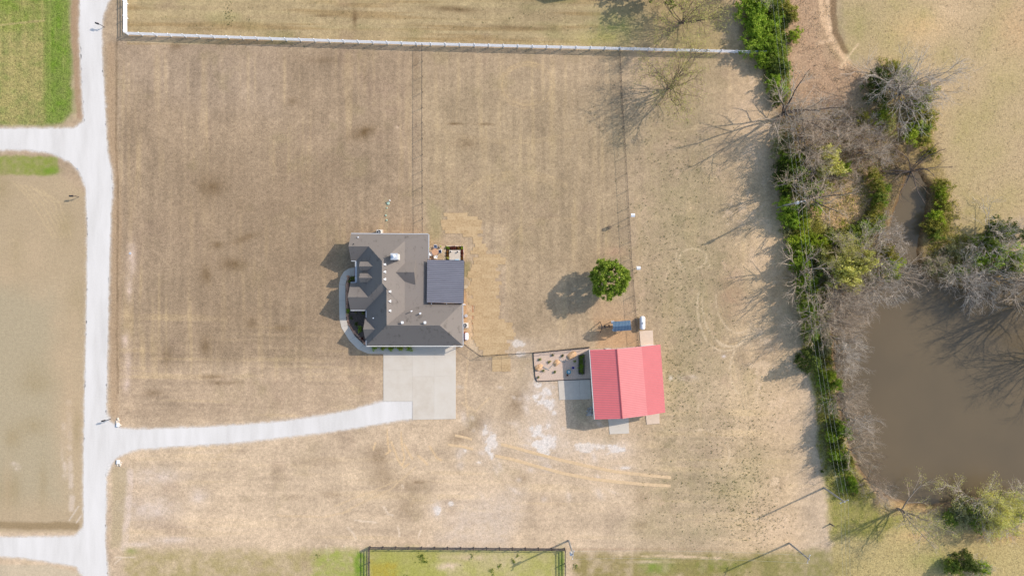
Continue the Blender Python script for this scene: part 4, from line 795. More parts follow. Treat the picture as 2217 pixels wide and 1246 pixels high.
# rock garden
M['pebble'] = mat('pale_pebbles', A(226, 202, 184), .95, .16, 5, bump=.5)
sheet('gravel_bed', [(1155, 764), (1276, 753), (1282, 820), (1230, 822), (1162, 824), (1158, 815)], .03, M['pebble'], 'pale pebble bed left of the red barn')
mb = MB(); E_ = [(1276, 752.5), (1154.5, 763.5), (1156, 790), (1159, 818), (1163, 825), (1210, 822.5), (1281, 820)]
for a, b in zip(E_, E_[1:]): mb.bar(R(*a, .06), R(*b, .06), .1, .14)
tag(mb.build('garden_edging', M['black']), 'dark edging strip around the pebble bed', 'edging')
def rock_mesh(name, r, seed, flat=.6):
    rr = random.Random(seed); bm = bmesh.new(); bmesh.ops.create_icosphere(bm, subdivisions=2, radius=1)
    ax = [Vector((rr.uniform(-1, 1), rr.uniform(-1, 1), rr.uniform(-.3, 1))).normalized() for _ in range(9)]; ds = [rr.uniform(.6, .9) for _ in range(9)]
    for v in bm.verts:
        for a, d in zip(ax, ds):
            k = v.co.dot(a)
            if k > d: v.co -= a * (k - d)
        v.co *= rr.uniform(.95, 1.04); v.co = Vector((v.co.x * r, v.co.y * r * rr.uniform(.97, 1), max(v.co.z * r * flat, -r * .1)))
    me = bpy.data.meshes.new(name); bm.to_mesh(me); bm.free(); return me
M['orock'] = mat('orange_sandstone', A(232, 176, 126), .9, .22, 2.5, bump=.5, c2=A(240, 205, 165)); M['grock'] = mat('grey_fieldstone', (.34, .31, .28), .9, .3, 3, bump=.4); M['prock'] = mat('pink_sandstone', A(214, 170, 145), .9, .2, 3, bump=.4)
for (px, py, r_, sx, lab) in ((1167, 794, .78, 1.1, 'orange boulder at the left edge of the pebble bed'), (1205, 785, .72, 1.15, 'orange boulder in the middle of the pebble bed'), (1237, 769, .85, 1.2, 'largest orange boulder at the top of the pebble bed')):
    o = link_mesh('boulder', rock_mesh('boulder', r_, int(px)), M['orock'], None); o.location = R(px, py, .05); o.scale = (sx, .85, 1); o.rotation_euler[2] = .5; tag(o, lab, 'boulder', 'boulders in the pebble bed')
rk = [link_mesh('x', rock_mesh('garden_stone', .16, s_), M['grock'], None) for s_ in (1, 2, 3)]
def stone(px, py, s_, lab, grp, mk='grock', name='garden_stone'):
    o = rk[random.randrange(3)].copy(); COL.objects.link(o); o.name = name; o.location = R(px, py, .03); o.scale = (s_, s_ * random.uniform(.6, 1), s_); o.rotation_euler[2] = random.uniform(0, 6)
    if mk != 'grock': o.material_slots[0].link = 'OBJECT'; o.material_slots[0].material = M[mk]
    return tag(o, lab, 'stone', grp)
def along(pts, n):
    L = [math.hypot(b[0] - a[0], b[1] - a[1]) for a, b in zip(pts, pts[1:])]; T = sum(L); out = []
    for k in range(n):
        t = T * k / (n - 1)
        for (a, b), l in zip(zip(pts, pts[1:]), L):
            if t <= l + 1e-6: out.append((a[0] + (b[0] - a[0]) * t / l, a[1] + (b[1] - a[1]) * t / l)); break
            t -= l
    return out
for p_ in along([(1173, 790), (1178, 795), (1187, 799)], 9): stone(*p_, 1.3, 'small grey stone in the curving row right of the left orange boulder', 'stones between left and middle boulders')
for p_ in along([(1190, 796), (1196, 790), (1199, 786)], 5): stone(*p_, 1.0, 'small grey stone just left of the middle orange boulder', 'stones touching the middle boulder')
for p_ in along([(1212, 778), (1217, 782), (1224, 782), (1227, 776), (1234, 774)], 11): stone(*p_, 1.2, 'small grey stone in the row between middle and top orange boulders', 'stones between middle and top boulders')
for k in range(26):
    x, y = 1270 + random.uniform(0, 14), 881 + random.uniform(0, 20) ; stone(x, y, random.uniform(1.0, 2.0), 'pale grey rock in the pile against the lower left barn wall', 'rock pile by the barn')
for p_ in along([(751.5, 598), (750, 620), (749.5, 650), (750, 685), (754, 702), (763, 717), (775, 728), (787, 742)], 34): stone(p_[0] + 2, p_[1], random.uniform(1.2, 2.3), 'pinkish stone in the row edging the curved front walk', 'stones edging the front bed', 'prock', 'edging_stone')
for k in range(9): stone(256 + random.uniform(-5, 6), 912 + random.uniform(-6, 8), random.uniform(1.2, 2.4), 'pale rock at the culvert on the upper side of the driveway mouth', 'rocks by the upper culvert', 'conc', 'culvert_rock')
for k in range(9): stone(258 + random.uniform(-5, 6), 1004 + random.uniform(-7, 8), random.uniform(1.2, 2.4), 'pale rock at the culvert on the lower side of the driveway mouth', 'rocks by the lower culvert', 'conc', 'culvert_rock')
for o in rk: bpy.data.objects.remove(o)
for (px, py, lab) in ((256, 918, 'white culvert pipe end above the driveway mouth'), (256.5, 998, 'white culvert pipe end below the driveway mouth')):
    mb = MB(); mb.tube(R(px, py - 3, .1), R(px - .5, py + 4, .1), .28, .28, 12); tag(mb.build('culvert_pipe', M['white']), lab, 'pipe', 'culvert pipe ends')
# raised planting box, pots
box = empty('raised_bed', R(1259, 788), 'dark raised planting box with green plants in the barn shade', 'planter box'); mb = MB()
for (x, y, w_, d_) in ((1253, 788, .08, 3.3), (1264.5, 788, .08, 3.3), (1258.7, 767.8, .84, .08), (1258.7, 808.2, .84, .08)): mb.box(R(x, y, .25), (w_, d_, .5))
mb.build('frame', M['brownwood'], box)


# ================================================================== VEGETATION MESHES
def tubes(segs, n):                      # segs (N,8): p0 p1 r0 r1
    s_ = np.asarray(segs, np.float64); a = s_[:, :3]; b = s_[:, 3:6]; d = b - a; d /= np.linalg.norm(d, axis=1, keepdims=True) + 1e-9
    u = np.cross(d, np.where(np.abs(d[:, 2:3]) < .9, [[0, 0, 1.]], [[1., 0, 0]])); u /= np.linalg.norm(u, axis=1, keepdims=True) + 1e-9; w_ = np.cross(d, u)
    t = np.arange(n) * 2 * np.pi / n; ring = u[:, None] * np.cos(t)[None, :, None] + w_[:, None] * np.sin(t)[None, :, None]
    V = np.concatenate([a[:, None] + ring * s_[:, 6, None, None], b[:, None] + ring * s_[:, 7, None, None]], 1).reshape(-1, 3)
    base = (np.arange(len(s_)) * 2 * n)[:, None, None]; i = np.arange(n); f = np.stack([i, (i + 1) % n, n + (i + 1) % n, n + i], -1)[None] + base
    return V, f.reshape(-1, 4)
def grow(seed, height, spread, tr, limbs=6, sub=6, sub2=6, sub3=4, trunk_frac=.28, up=.25, droop=0.0, forks=1, tw=.011):
    r = random.Random(seed); big = []; mid = []; fine = []; tips = []
    def rv(): return Vector((r.gauss(0, 1), r.gauss(0, 1), r.gauss(0, 1)))
    def path(p, d, L, r0, r1, n, out, wob):
        pts = [p.copy()]; d = d.normalized()
        for k in range(n):
            d = (d + rv() * wob + Vector((0, 0, up * .25 - droop))).normalized(); q = p + d * (L / n)
            out.append((*p, *q, r0 + (r1 - r0) * k / n, r0 + (r1 - r0) * (k + 1) / n)); p = q; pts.append(p.copy())
        return pts, d
    def child(d, ang):
        s = rv().cross(d); s.normalize(); return (d * math.cos(ang) + s * math.sin(ang)).normalized()
    for f in range(forks):
        d0 = Vector((r.gauss(0, .25), r.gauss(0, .25), 1)).normalized() if forks > 1 else Vector((r.gauss(0, .08), r.gauss(0, .08), 1)).normalized()
        tl = height * trunk_frac * (1 if forks == 1 else r.uniform(.5, 1)); trr = tr if forks == 1 else tr * .6
        pts, d = path(Vector((r.gauss(0, .1) * (forks > 1), r.gauss(0, .1) * (forks > 1), -.2)), d0, tl, trr, trr * .8, 4, big, .05)
        for a in range(limbs):
            t = .5 + .5 * (a + 1) / limbs; p = pts[min(4, int(t * 4))]; az = 6.283 * a / limbs + r.uniform(-.5, .5); el = r.uniform(.5, 1.25) if a < limbs - 1 else 1.4
            dd = Vector((math.cos(az) * math.cos(el), math.sin(az) * math.cos(el), math.sin(el))); dd.x *= spread; dd.y *= spread
            L = height * (1 - trunk_frac) * r.uniform(.75, 1.0) / max(.6, dd.normalized().z * .9 + .25); L = min(L, height * .8)
            P1, e = path(p, dd, L, trr * .55, trr * .12, 8, big, .13)
            for b_ in range(sub):
                k = 2 + int(6 * (b_ + r.random()) / sub); k = min(8, k); fr = k / 8
                P2, e2 = path(P1[k], child((P1[k] - P1[k - 1]).normalized(), r.uniform(.4, .9)), L * (1.05 - fr) * r.uniform(.45, .75) + height * .05, trr * .32 * (1.15 - fr * .7), tw * 1.6, 5, mid, .16)
                for c in range(sub2):
                    k2 = 1 + int(4 * (c + r.random()) / sub2); k2 = min(5, k2)
                    P3, e3 = path(P2[k2], child((P2[k2] - P2[k2 - 1]).normalized(), r.uniform(.35, .85)), height * r.uniform(.08, .17), tw * 1.9, tw, 3, fine, .18)
                    tips.append(P3[-1])
                    for q in range(sub3):
                        k3 = r.choice((1, 2, 3)); P4, _ = path(P3[k3], child((P3[k3] - P3[k3 - 1]).normalized(), r.uniform(.3, .8)), height * r.uniform(.04, .09), tw * 1.1, tw * .6, 1, fine, .1); tips.append(P4[-1])
    return big, mid, fine, tips
def leaves(centers, size, seed, flat=.0):
    r = np.random.default_rng(seed); c = np.asarray(centers, np.float64); n = len(c)
    a = r.normal(size=(n, 3)); a[:, 2] *= (1 - flat); a /= np.linalg.norm(a, axis=1, keepdims=True); b = np.cross(a, r.normal(size=(n, 3))); b /= np.linalg.norm(b, axis=1, keepdims=True)
    sz = size * r.uniform(.6, 1.3, (n, 1)); V = np.stack([c - a * sz, c + b * sz * .55, c + a * sz, c - b * sz * .55], 1).reshape(-1, 3)
    return V, np.arange(4 * n).reshape(-1, 4)
PROTO = {}
def bare_proto(key, **kw):
    big, mid, fine, tips = grow(**kw)
    V1, F1 = tubes(big, 6); me1 = np_mesh('trunk', V1, F1); me1.materials.append(M['bark'])
    Va, Fa = tubes(mid, 4); Vb, Fb = tubes(fine, 3); me2 = np_mesh('branches', np.concatenate([Va, Vb]), np.concatenate([Fa, Fb + len(Va)])); me2.materials.append(M['twig'])
    PROTO[key] = (me1, me2, tips)
for i in range(4): bare_proto('bare%d' % i, seed=20 + i, height=10, spread=1.2, tr=.25, limbs=6 + i % 2, sub=6, sub2=5, sub3=3, trunk_frac=.2, up=.12, forks=1 + (i % 2), tw=.0085)
for i in range(3): bare_proto('bush%d' % i, seed=40 + i, height=5, spread=1.6, tr=.09, limbs=5, sub=5, sub2=4, sub3=3, trunk_frac=.1, up=.1, forks=4, tw=.007)
bare_proto('dead0', seed=61, height=9, spread=2.6, tr=.26, limbs=9, sub=3, sub2=3, sub3=1, trunk_frac=.12, up=-.05, droop=.02, forks=1)
bare_proto('snag0', seed=72, height=8, spread=1.4, tr=.12, limbs=4, sub=4, sub2=3, sub3=2, trunk_frac=.2, up=.15, forks=2, tw=.014)
def crown_leaves(key, src, per, size, jit, seed, frac=1.0):
    r = np.random.default_rng(seed); t = np.array([tuple(q) for q in PROTO[src][2]]); t = t[r.random(len(t)) < frac]
    c = np.repeat(t, per, 0) + r.normal(size=(len(t) * per, 3)) * jit; V, F = leaves(c, size, seed); PROTO[key] = np_mesh('crown', V, F)
for i in range(4): crown_leaves('bud%d' % i, 'bare%d' % i, 4, .075, .2, 5 + i, .9)
for i in range(4): crown_leaves('leafy%d' % i, 'bare%d' % i, 8, .16, .30, 15 + i, .8)
for i in range(3): crown_leaves('bushbud%d' % i, 'bush%d' % i, 2, .07, .14, 25 + i, .7)
def clump_leaves(seed, rx, rz, nclump, per, size, cs, base=0.0, conic=False):
    r = np.random.default_rng(seed); cs_ = []; lb = [(r.uniform(0, 6.28), r.uniform(.12, .3), r.integers(2, 6)) for _ in range(3)]
    for k in range(nclump):
        d = r.normal(size=3); d /= np.linalg.norm(d); d[2] = abs(d[2]) * 1.1 - .25; q = r.uniform(.35, 1.08) * (1 + sum(a_ * math.sin(n_ * math.atan2(d[1], d[0]) + p_) for p_, a_, n_ in lb))
        if conic: z = r.random() ** 1.4; az = r.uniform(0, 6.283); rr_ = rx * (1 - z * .9) * r.uniform(.7, 1.05); cs_.append((rr_ * math.cos(az), rr_ * math.sin(az), z * rz * 2))
        else: cs_.append((d[0] * rx * q, d[1] * rx * q, rz * .75 + d[2] * rz * q + base))
    c = np.repeat(np.array(cs_), per, 0) + r.normal(size=(nclump * per, 3)) * cs; c[:, 2] = np.maximum(c[:, 2], .05)
    return leaves(c, size, seed + 1)
for i in range(7): V, F_ = clump_leaves(100 + i, 1.0, .8, 74, 30, .078, .095); PROTO['shrub%d' % i] = np_mesh('foliage', V, F_)
for i in range(2): V, F_ = clump_leaves(120 + i, 1.0, 1.1, 90, 26, .08, .10, conic=True); PROTO['conifer%d' % i] = np_mesh('foliage', V, F_)
def shrub_stems():
    r = random.Random(9); sg = []
    for k in range(14):
        a = r.uniform(0, 6.28); e = r.uniform(.5, 1.3); p = Vector((0, 0, -.05))
        for j in range(3): q = p + Vector((math.cos(a) * math.cos(e), math.sin(a) * math.cos(e), math.sin(e))) * .36; sg.append((*p, *q, .03 * (1 - j * .3), .022 * (1 - j * .3))); p = q; a += r.uniform(-.4, .4)
    V, F_ = tubes(sg, 4); me = np_mesh('stem', V, F_); me.materials.append(M['bark']); return me
PROTO['stem'] = shrub_stems()
def inst(me, name, parent, material=None):
    if not me.materials: me.materials.append(M['leaf_mid'])
    o = bpy.data.objects.new(name, me); COL.objects.link(o); o.parent = parent
    if material: o.material_slots[0].link = 'OBJECT'; o.material_slots[0].material = M[material]
    return o
RV = random.Random(77)
GM_, GL_ = 'leafy shrubs beside the upper utility pole', 'leafy shrubs along the lower power line'
def shrub(px, py, rpx, h, mt, label, group='shrubs of the hedgerow', name='shrub', kind='shrub', cat='shrub'):
    h *= 1.4 if group in (GM_, GL_) else 1; p = G(px, py, h * .55); t = empty(name, (p.x, p.y, 0), label, cat, group, RV.uniform(0, 6.28)); rr_ = rpx * S * (1.22 if 'hedgerow' in group or 'shrubs' in group and rpx > 8 else 1)
    t.scale = (rr_, rr_ * RV.uniform(.85, 1.1), h / (1.75 if kind == 'shrub' else 2.2))
    inst(PROTO['stem'], 'stem', t); inst(PROTO['%s%d' % (kind, RV.randrange(7 if kind == 'shrub' else 2))], 'foliage', t, 'leaf_' + mt); return t
def tree(px, py, h, v, label, group='bare trees around the pond', twig='twig', bud=None, leafy=None, sx=1.0, tilt=None, rz=None, base='bare', bark=None, bh=10.0, name='bare_tree', z=0):
    p = R(px, py, z); t = empty(name, p, label, 'tree', group, RV.uniform(0, 6.28) if rz is None else rz); k = h / bh; t.scale = (k * sx, k * sx, k)
    if tilt:                              # (direction degrees in the picture, lean degrees)
        a = math.radians(tilt[0]); t.rotation_mode = 'QUATERNION'
        q = Vector((0, 0, 1)).rotation_difference(Vector((math.cos(a) * math.sin(math.radians(tilt[1])), math.sin(a) * math.sin(math.radians(tilt[1])), math.cos(math.radians(tilt[1])))))
        t.rotation_quaternion = q @ Matrix.Rotation(RV.uniform(0, 6.28), 3, 'Z').to_quaternion()
    me1, me2, _ = PROTO['%s%d' % (base, v)]; inst(me1, 'trunk', t, bark); inst(me2, 'branches', t, twig)
    if bud: inst(PROTO[('bud%d' if base == 'bare' else 'bushbud%d') % v], 'crown', t, 'leaf_' + bud)
    if leafy: inst(PROTO['leafy%d' % v], 'crown', t, 'leaf_' + leafy)
    return t

# ---- bed plants and garden plants
GB = 'plants of the flower bed by the patio'
for (px, py, mt, lab) in ((969.5, 536.3, 'bright', 'green plant in the upper left corner of the patio flower bed'), (977.8, 536.3, 'red', 'dark red plant second from the left in the top row'), (984.6, 536.3, 'red', 'dark red plant in the middle of the top row'), (992, 536.6, 'orange', 'orange plant fourth from the left in the top row'), (999.8, 536.4, 'lime', 'lime green plant in the upper right corner of the flower bed'),
        (969.5, 545, 'orange', 'rust brown plant left of the grey platform, upper'), (969.7, 551.5, 'orange', 'rust brown plant left of the grey platform, middle'), (970.5, 558, 'yellow', 'yellow green plant left of the grey platform, lowest'), (1000.2, 545.5, 'red', 'red brown plant right of the grey platform, upper'), (1000.2, 552, 'red', 'red brown plant right of the grey platform, middle'), (1000.4, 558.5, 'orange', 'orange plant right of the grey platform, lowest')):
    shrub(px, py, 3.9, .6, mt, lab, GB, 'bed_plant', cat='plant')
GF = 'shrubs along the garage wall'
for i, px in enumerate((810, 829, 847, 865.5, 885)): shrub(px, 752.5, 7.5 if i > 1 else 6.0, .9, 'lime' if i % 2 else 'bright', ['leftmost small lime green shrub under the lower eave of the house', 'second lime shrub from the left below the lower eave', 'middle lime green shrub below the lower eave', 'fourth lime shrub below the lower eave, left of the last', 'rightmost lime green shrub by the garage doors'][i], GF)
GI = 'shrubs in the shaded front bed'
for (px, py, r_, mt, lab) in ((764, 602, 6, 'mid', 'green shrub in the front bed beside the brick step'), (757, 609, 4, 'mid', 'small green shrub where the front walk meets the bed'), (753, 673, 5, 'bright', 'green shrub at the corner of the lower front gable'), (786, 677, 3.5, 'mid', 'small green shrub in the shaded corner of the front bed'), (778.5, 713, 6, 'bright', 'bright green shrub in the middle of the front bed'), (771, 701, 4.5, 'dark', 'dark purple green shrub in the front bed centre'), (760, 688, 3.5, 'dark', 'small dark shrub near the walk in the front bed'), (784, 733, 3.5, 'red', 'reddish shrub at the lower tip of the front bed'), (770, 676, 2.6, 'grey', 'pale grey green plant below the gable in the front bed')):
    shrub(px, py, r_, .8, mt, lab, GI)
sheet('front_bed_soil', [(753, 600), (794, 600), (797, 750), (788, 745), (770, 728), (754, 703), (750, 688), (749, 648), (749, 616)], .035, M['mulch2'] if 'mulch2' in M else mat('mulch_brown', (.10, .075, .062), .95, .45, 5, bump=.5), 'dark mulch of the bed between the house and the walk')
for q in range(4): shrub(1258.8, 773 + 10 * q, 6.2, .75, 'mid' if q % 2 else 'bright', ['topmost leafy plant in the raised planting box', 'second leafy plant from the top in the raised box', 'third leafy plant from the top in the raised box', 'lowest leafy plant in the raised planting box'][q], 'plants in the raised box', 'box_plant', cat='plant')
for (px, py, mt, lab) in ((1169.5, 777.5, 'mid', 'tallest grey green yucca in the upper left of the pebble bed'), (1189, 783, 'olive', 'small olive yucca left of the middle boulder'), (1218.5, 769.5, 'dark', 'dark purple yucca left of the largest boulder'), (1176.5, 802, 'mid', 'small green yucca below the left orange boulder'), (1201.5, 804.5, 'mid', 'green yucca below the middle orange boulder'), (1166, 816.5, 'grey', 'grey green yucca in the lower left corner of the pebble bed'), (1197, 768, 'grey', 'faint pale grass tuft near the top fence'), (1244.5, 781.5, 'bright', 'round green shrub in the barn shade')):
    shrub(px, py, 3.1, .55, mt, lab, 'small plants in the pebble bed', 'yucca', cat='plant')
for (px, py, r_, c_, nm, lab) in ((1231, 804, .38, (.05, .28, .36), 'pot', 'teal blue garden pot on the shaded pebbles'), (1240.5, 795, .22, (.06, .06, .45), 'pot', 'deep blue garden ornament on the shaded pebbles'), (1228, 811, .2, (.3, .14, .1), 'pot', 'small terracotta pot below the teal pot')):
    o = empty('garden_pot', R(px, py, .03), lab, 'pot'); mb = MB(); mb.lathe(o.location, [(r_ * .6, 0), (r_ * .95, .3), (r_, .42), (r_ * .85, .42), (r_ * .7, .32)], 16); mb.build('pot', mat('glaze_%d' % px, c_, .25, .1), o)
    mb = MB(); mb.lathe(o.location + Vector((0, 0, .33)), [(r_ * .6, 0), (r_ * .4, .12), (.03, .2)], 10); mb.build('ball', M['galv'] if r_ > .3 else M['black'], o)

# ---- swing set, tank, boxes, mail boxes
ps = empty('play_tower', G(1346, 705, 0), 'wooden play tower with ribbed blue grey gable roof beside the barn', 'play tower')
a, b, c_, d_ = G(1327, 696, 2.9), G(1364.6, 693.2, 2.9), G(1366.4, 714.2, 2.9), G(1328, 717, 2.9); ra, rb = G(1327.4, 706.6, 3.5), G(1365.6, 703.8, 3.5)
M['bluemetal'] = mat('blue_grey_metal', (.075, .14, .22), .45, .12, 2, spec=.5)
mb = MB(); mb.grid([a, b, c_, d_, ra, rb], [(0, 4, 5, 1), (4, 3, 2, 5)]); dz = Vector((0, 0, .05)); mb.grid([a - dz, b - dz, c_ - dz, d_ - dz, ra - dz, rb - dz], [(0, 1, 5, 4), (4, 5, 2, 3)]); rf = mb.build('roof', M['bluemetal'], ps)
mb = MB()
for i in range(13):
    t = i / 12
    for (p0, p1, q0, q1) in ((a, b, ra, rb), (d_, c_, ra, rb)): mb.bar(lerp(p0, p1, t) + Vector((0, 0, .03)), lerp(q0, q1, t) + Vector((0, 0, .03)), .05, .05)
mb.build('roof_rib', mat('blue_rib', (.17, .25, .34), .5, .1), rf)
ct = (a + b + c_ + d_) / 4
for sx in (-1, 1):
    for sy in (-1, 1): mb = MB(); mb.box((ct.x + sx * 1.15, ct.y + sy * .65, 1.4), (.1, .1, 2.8)); mb.build('post', M['brownwood'], ps)
mb = MB(); mb.box((ct.x, ct.y, 1.3), (2.4, 1.4, .08)); mb.box((ct.x, ct.y + .68, 1.75), (2.3, .04, .7)); mb.box((ct.x, ct.y - .68, 1.75), (2.3, .04, .7)); mb.build('deck', M['brownwood'], ps)
mb = MB(); mb.box((ct.x, ct.y, 3.0), (2.4, .06, .3)); mb.build('roof_beam', M['brownwood'], ps)
pA = G(1323, 700.5, 2.3); pB = G(1304.5, 709, 2.3)
mb = MB(); mb.bar((ct.x - 1.15, ct.y, 2.35), (pB.x, pB.y, 2.35), .1, .12); mb.build('swing_beam', M['brownwood'], ps)
mb = MB()
for sy in (-1, 1): mb.bar((pB.x, pB.y, 2.4), (pB.x - .1, pB.y + sy * .9, 0), .09, .09)
mb.bar((pB.x - .05, pB.y - .42, 1.2), (pB.x - .05, pB.y + .42, 1.2), .08, .08); mb.build('a_frame', M['brownwood'], ps)
for t in (.35, .7):
    q = lerp(Vector((ct.x - 1.15, ct.y, 2.3)), Vector((pB.x, pB.y, 2.3)), t); mb = MB(); mb.box((q.x, q.y, .55), (.2, .45, .04)); mb.bar((q.x, q.y - .2, 2.3), (q.x, q.y - .2, .55), .02, .02); mb.bar((q.x, q.y + .2, 2.3), (q.x, q.y + .2, .55), .02, .02); mb.build('swing', M['black'], ps)
mb = MB(); mb.box((ct.x - 1.35, ct.y + .55, 1.5), (.5, .5, .12)); mb.box((ct.x - 1.3, ct.y - .75, 1.4), (.3, .3, .1)); mb.build('step', M['galv'], ps)
tk = empty('propane_tank', G(1389, 698, 0), 'white rounded propane tank right of the fence, north of the barn', 'tank'); c = tk.location
mb = MB(); n = 18; prof = [(-1.18, .02), (-1.16, .2), (-1.05, .38), (-.85, .48), (.85, .48), (1.05, .38), (1.16, .2), (1.18, .02)]; P = []
for (z, r_) in prof:
    for i in range(n): t = 2 * math.pi * i / n; P.append(c + Vector((r_ * math.cos(t), z, .75 + r_ * math.sin(t))))
mb.grid(P, [(j * n + i, (j + 1) * n + i, (j + 1) * n + (i + 1) % n, j * n + (i + 1) % n) for j in range(len(prof) - 1) for i in range(n)] + [tuple(range(n)), tuple(reversed(range((len(prof) - 1) * n, len(prof) * n)))]); mb.build('tank_body', M['white'], tk, smooth=True)
mb = MB(); mb.lathe(c + Vector((0, 0, 1.2)), [(.16, 0), (.16, .14), (.1, .2)], 12); mb.build('valve_dome', M['gutter'], tk)
for y in (-.7, .7): mb = MB(); mb.box(c + Vector((0, y, .16)), (.6, .2, .32)); mb.build('foot', M['conc'], tk)
for (px, py, lab) in ((1370, 466, 'white bird box on a post, upper one beside the right fence'), (1382, 580, 'white bird box on a post, lower one beside the round tree')):
    o = empty('nest_box', G(px, py, 3.1) * 1.0, lab, 'nest box', 'white boxes on posts'); o.location.z = 0; c = o.location
    mb = MB(); mb.tube(c, c + Vector((0, 0, 2.8)), .045, n=8); mb.build('post', M['galv'], o)
    mb = MB(); mb.box(c + Vector((0, 0, 3.05)), (.52, .42, .5)); bo = mb.build('box', M['white'], o); mb = MB(); mb.grid([c + Vector(q) for q in ((-.32, -.28, 3.3), (.32, -.28, 3.3), (.32, .28, 3.3), (-.32, .28, 3.3), (-.32, 0, 3.48), (.32, 0, 3.48))], [(0, 1, 5, 4), (2, 3, 4, 5), (0, 4, 3), (1, 2, 5), (0, 3, 2, 1)]); mb.build('roof', M['white'], o)
def mailbox(px, py, rz, lab):
    o = empty('mailbox', R(px, py), lab, 'mailbox', 'mailboxes along the lane', 0); q = MB(); q.tube((0, 0, 0), (0, 0, 1.05), .05, n=8); a_ = q.build('post', M['brownwood']); a_.parent = o
    q = MB(); q.bar((.1, 0, .95), (-.75, 0, .95), .08, .08); q.bar((0, 0, .55), (-.4, 0, .92), .06, .06); a_ = q.build('arm', M['brownwood']); a_.parent = o
    q = MB(); P = []
    for x in (-.95, -.35):
        for i in range(9): t = math.pi * i / 8; P.append((x, .13 * math.cos(t), 1.14 + .13 * math.sin(t)))
        P += [(x, -.13, 1.0), (x, .13, 1.0)]
    q.grid(P, [(i, (i + 1) % 11, 11 + (i + 1) % 11, 11 + i) for i in range(11)] + [tuple(reversed(range(11))), tuple(range(11, 22))]); b_ = q.build('box', M['black']); b_.parent = o
    q = MB(); q.box((-.5, .15, 1.2), (.04, .02, .14)); f_ = q.build('flag', mat('flag_red', (.4, .03, .03), .5, .1)) ; f_.parent = b_
    o.rotation_euler[2] = rz; return o
mailbox(226, 59, -.35, 'black mailbox on a post by the top of the lane'); mailbox(171, 426, 0, 'dark mailbox left of the lane below the side lane'); mailbox(240, 906, .2, 'dark mailbox on a reddish post by the driveway mouth')

# ================================================================== FENCES
def rail_fence(name, pts, n_posts, h, rails, mk, label, cat='fence', pw=.13, rw=.05, rh=.15, cap=True):
    L = [(b - a).length for a, b in zip(pts, pts[1:])]; T = sum(L); root = empty(name, pts[0], label, cat)
    def at(t):
        t *= T
        for a, b, l in zip(pts, pts[1:], L):
            if t <= l + 1e-4: return lerp(a, b, t / l)
            t -= l
        return pts[-1]
    P = [at(i / (n_posts - 1)) for i in range(n_posts)]
    for q in P:
        mb = MB(); mb.box(q + Vector((0, 0, h / 2)), (pw, pw, h))
        if cap: mb.grid([q + Vector((i * pw * .65, j * pw * .65, h)) for i, j in ((-1, -1), (1, -1), (1, 1), (-1, 1))] + [q + Vector((0, 0, h + .07))], [(0, 1, 4), (1, 2, 4), (2, 3, 4), (3, 0, 4), (3, 2, 1, 0)])
        mb.build('post', M[mk], root)
    for z in rails:
        mb = MB()
        for a, b in zip(P, P[1:]): mb.bar(a + Vector((0, 0, z)), b + Vector((0, 0, z)), rw, rh)
        mb.build('rail', M['white_rail'] if mk == 'white' else M[mk], root)
    return root
wr = [.35, .68, 1.01, 1.34]
rail_fence('vinyl_fence', [R(278, 76), R(600, 88), R(914, 98.5), R(1340, 109), R(1652, 117)], 45, 1.5, wr, 'white', 'long white four rail vinyl fence running across the top of the lawns')
rail_fence('vinyl_fence', [R(276, -150), R(276.5, -40), R(277, 72.5)], 8, 1.5, wr, 'white', 'short white four rail vinyl fence beside the lane at the top left')
rail_fence('ranch_fence', [R(801.5, 1181.5), R(1000, 1183), R(1222, 1185)], 16, 1.35, [.4, .8, 1.2], 'brownwood', 'dark brown three rail fence running along the bottom pasture', pw=.14, rh=.15, cap=False)
rail_fence('ranch_fence', [R(801, 1184.5), R(800, 1340)], 6, 1.35, [.4, .8, 1.2], 'brownwood', 'dark brown three rail fence going down from the left pasture corner', pw=.14, rh=.15, cap=False)
rail_fence('ranch_fence', [R(1223, 1188), R(1224, 1340)], 6, 1.35, [.4, .8, 1.2], 'brownwood', 'dark brown three rail fence going down by the utility pole', pw=.14, rh=.15, cap=False)
def mesh_fence(pts, spacing, h, label, wr_=.003, ws=.13):
    root = empty('wire_fence', pts[0], label, 'fence'); wires = []
    for a, b in zip(pts, pts[1:]):
        L = (b - a).length; n = max(1, round(L / spacing))
        for i in range(n + (b == pts[-1])):
            q = lerp(a, b, i / n); mb = MB(); mb.tube(q, q + Vector((0, 0, h + .08)), .035, n=6); mb.build('post', M['black'], root)
        k = int(L / ws)
        for i in range(k): q = lerp(a, b, (i + .5) / k); wires.append((*(q + Vector((0, 0, .05))), *(q + Vector((0, 0, h))), wr_, wr_))
        for z in np.arange(.15, h - .05, ws): wires.append((*(a + Vector((0, 0, z))), *(b + Vector((0, 0, z))), wr_, wr_))
    V_, F_ = tubes(wires, 3); link_mesh('wire_mesh', np_mesh('wire_mesh', V_, F_), M['black'], root).location = -root.location
    for z in ((h, .08) if wr_ > .0025 else (h,)):
        mb = MB()
        for a, b in zip(pts, pts[1:]): mb.tube(a + Vector((0, 0, z)), b + Vector((0, 0, z)), (.024 if z > .5 else .012) if wr_ > .0025 else .03, n=6)
        mb.build('rail', M['black'], root)
mesh_fence([R(915, 100), R(915, 300), R(916, 508)], 2.7, 1.3, 'thin black wire fence between the two lawns, running down to the house', .002, .2)
mesh_fence([R(1340, 110), R(1346.5, 245), R(1353, 340), R(1359, 450), R(1365, 560), R(1371, 640), R(1379, 735), R(1380, 748)], 2.9, 1.3, 'thin black wire fence along the right side of the fenced lawn')
mesh_fence([R(1002, 742), R(1040, 769.5), R(1155, 762.5), R(1275, 750)], 2.7, 1.3, 'thin black wire fence from the house corner to the red barn')

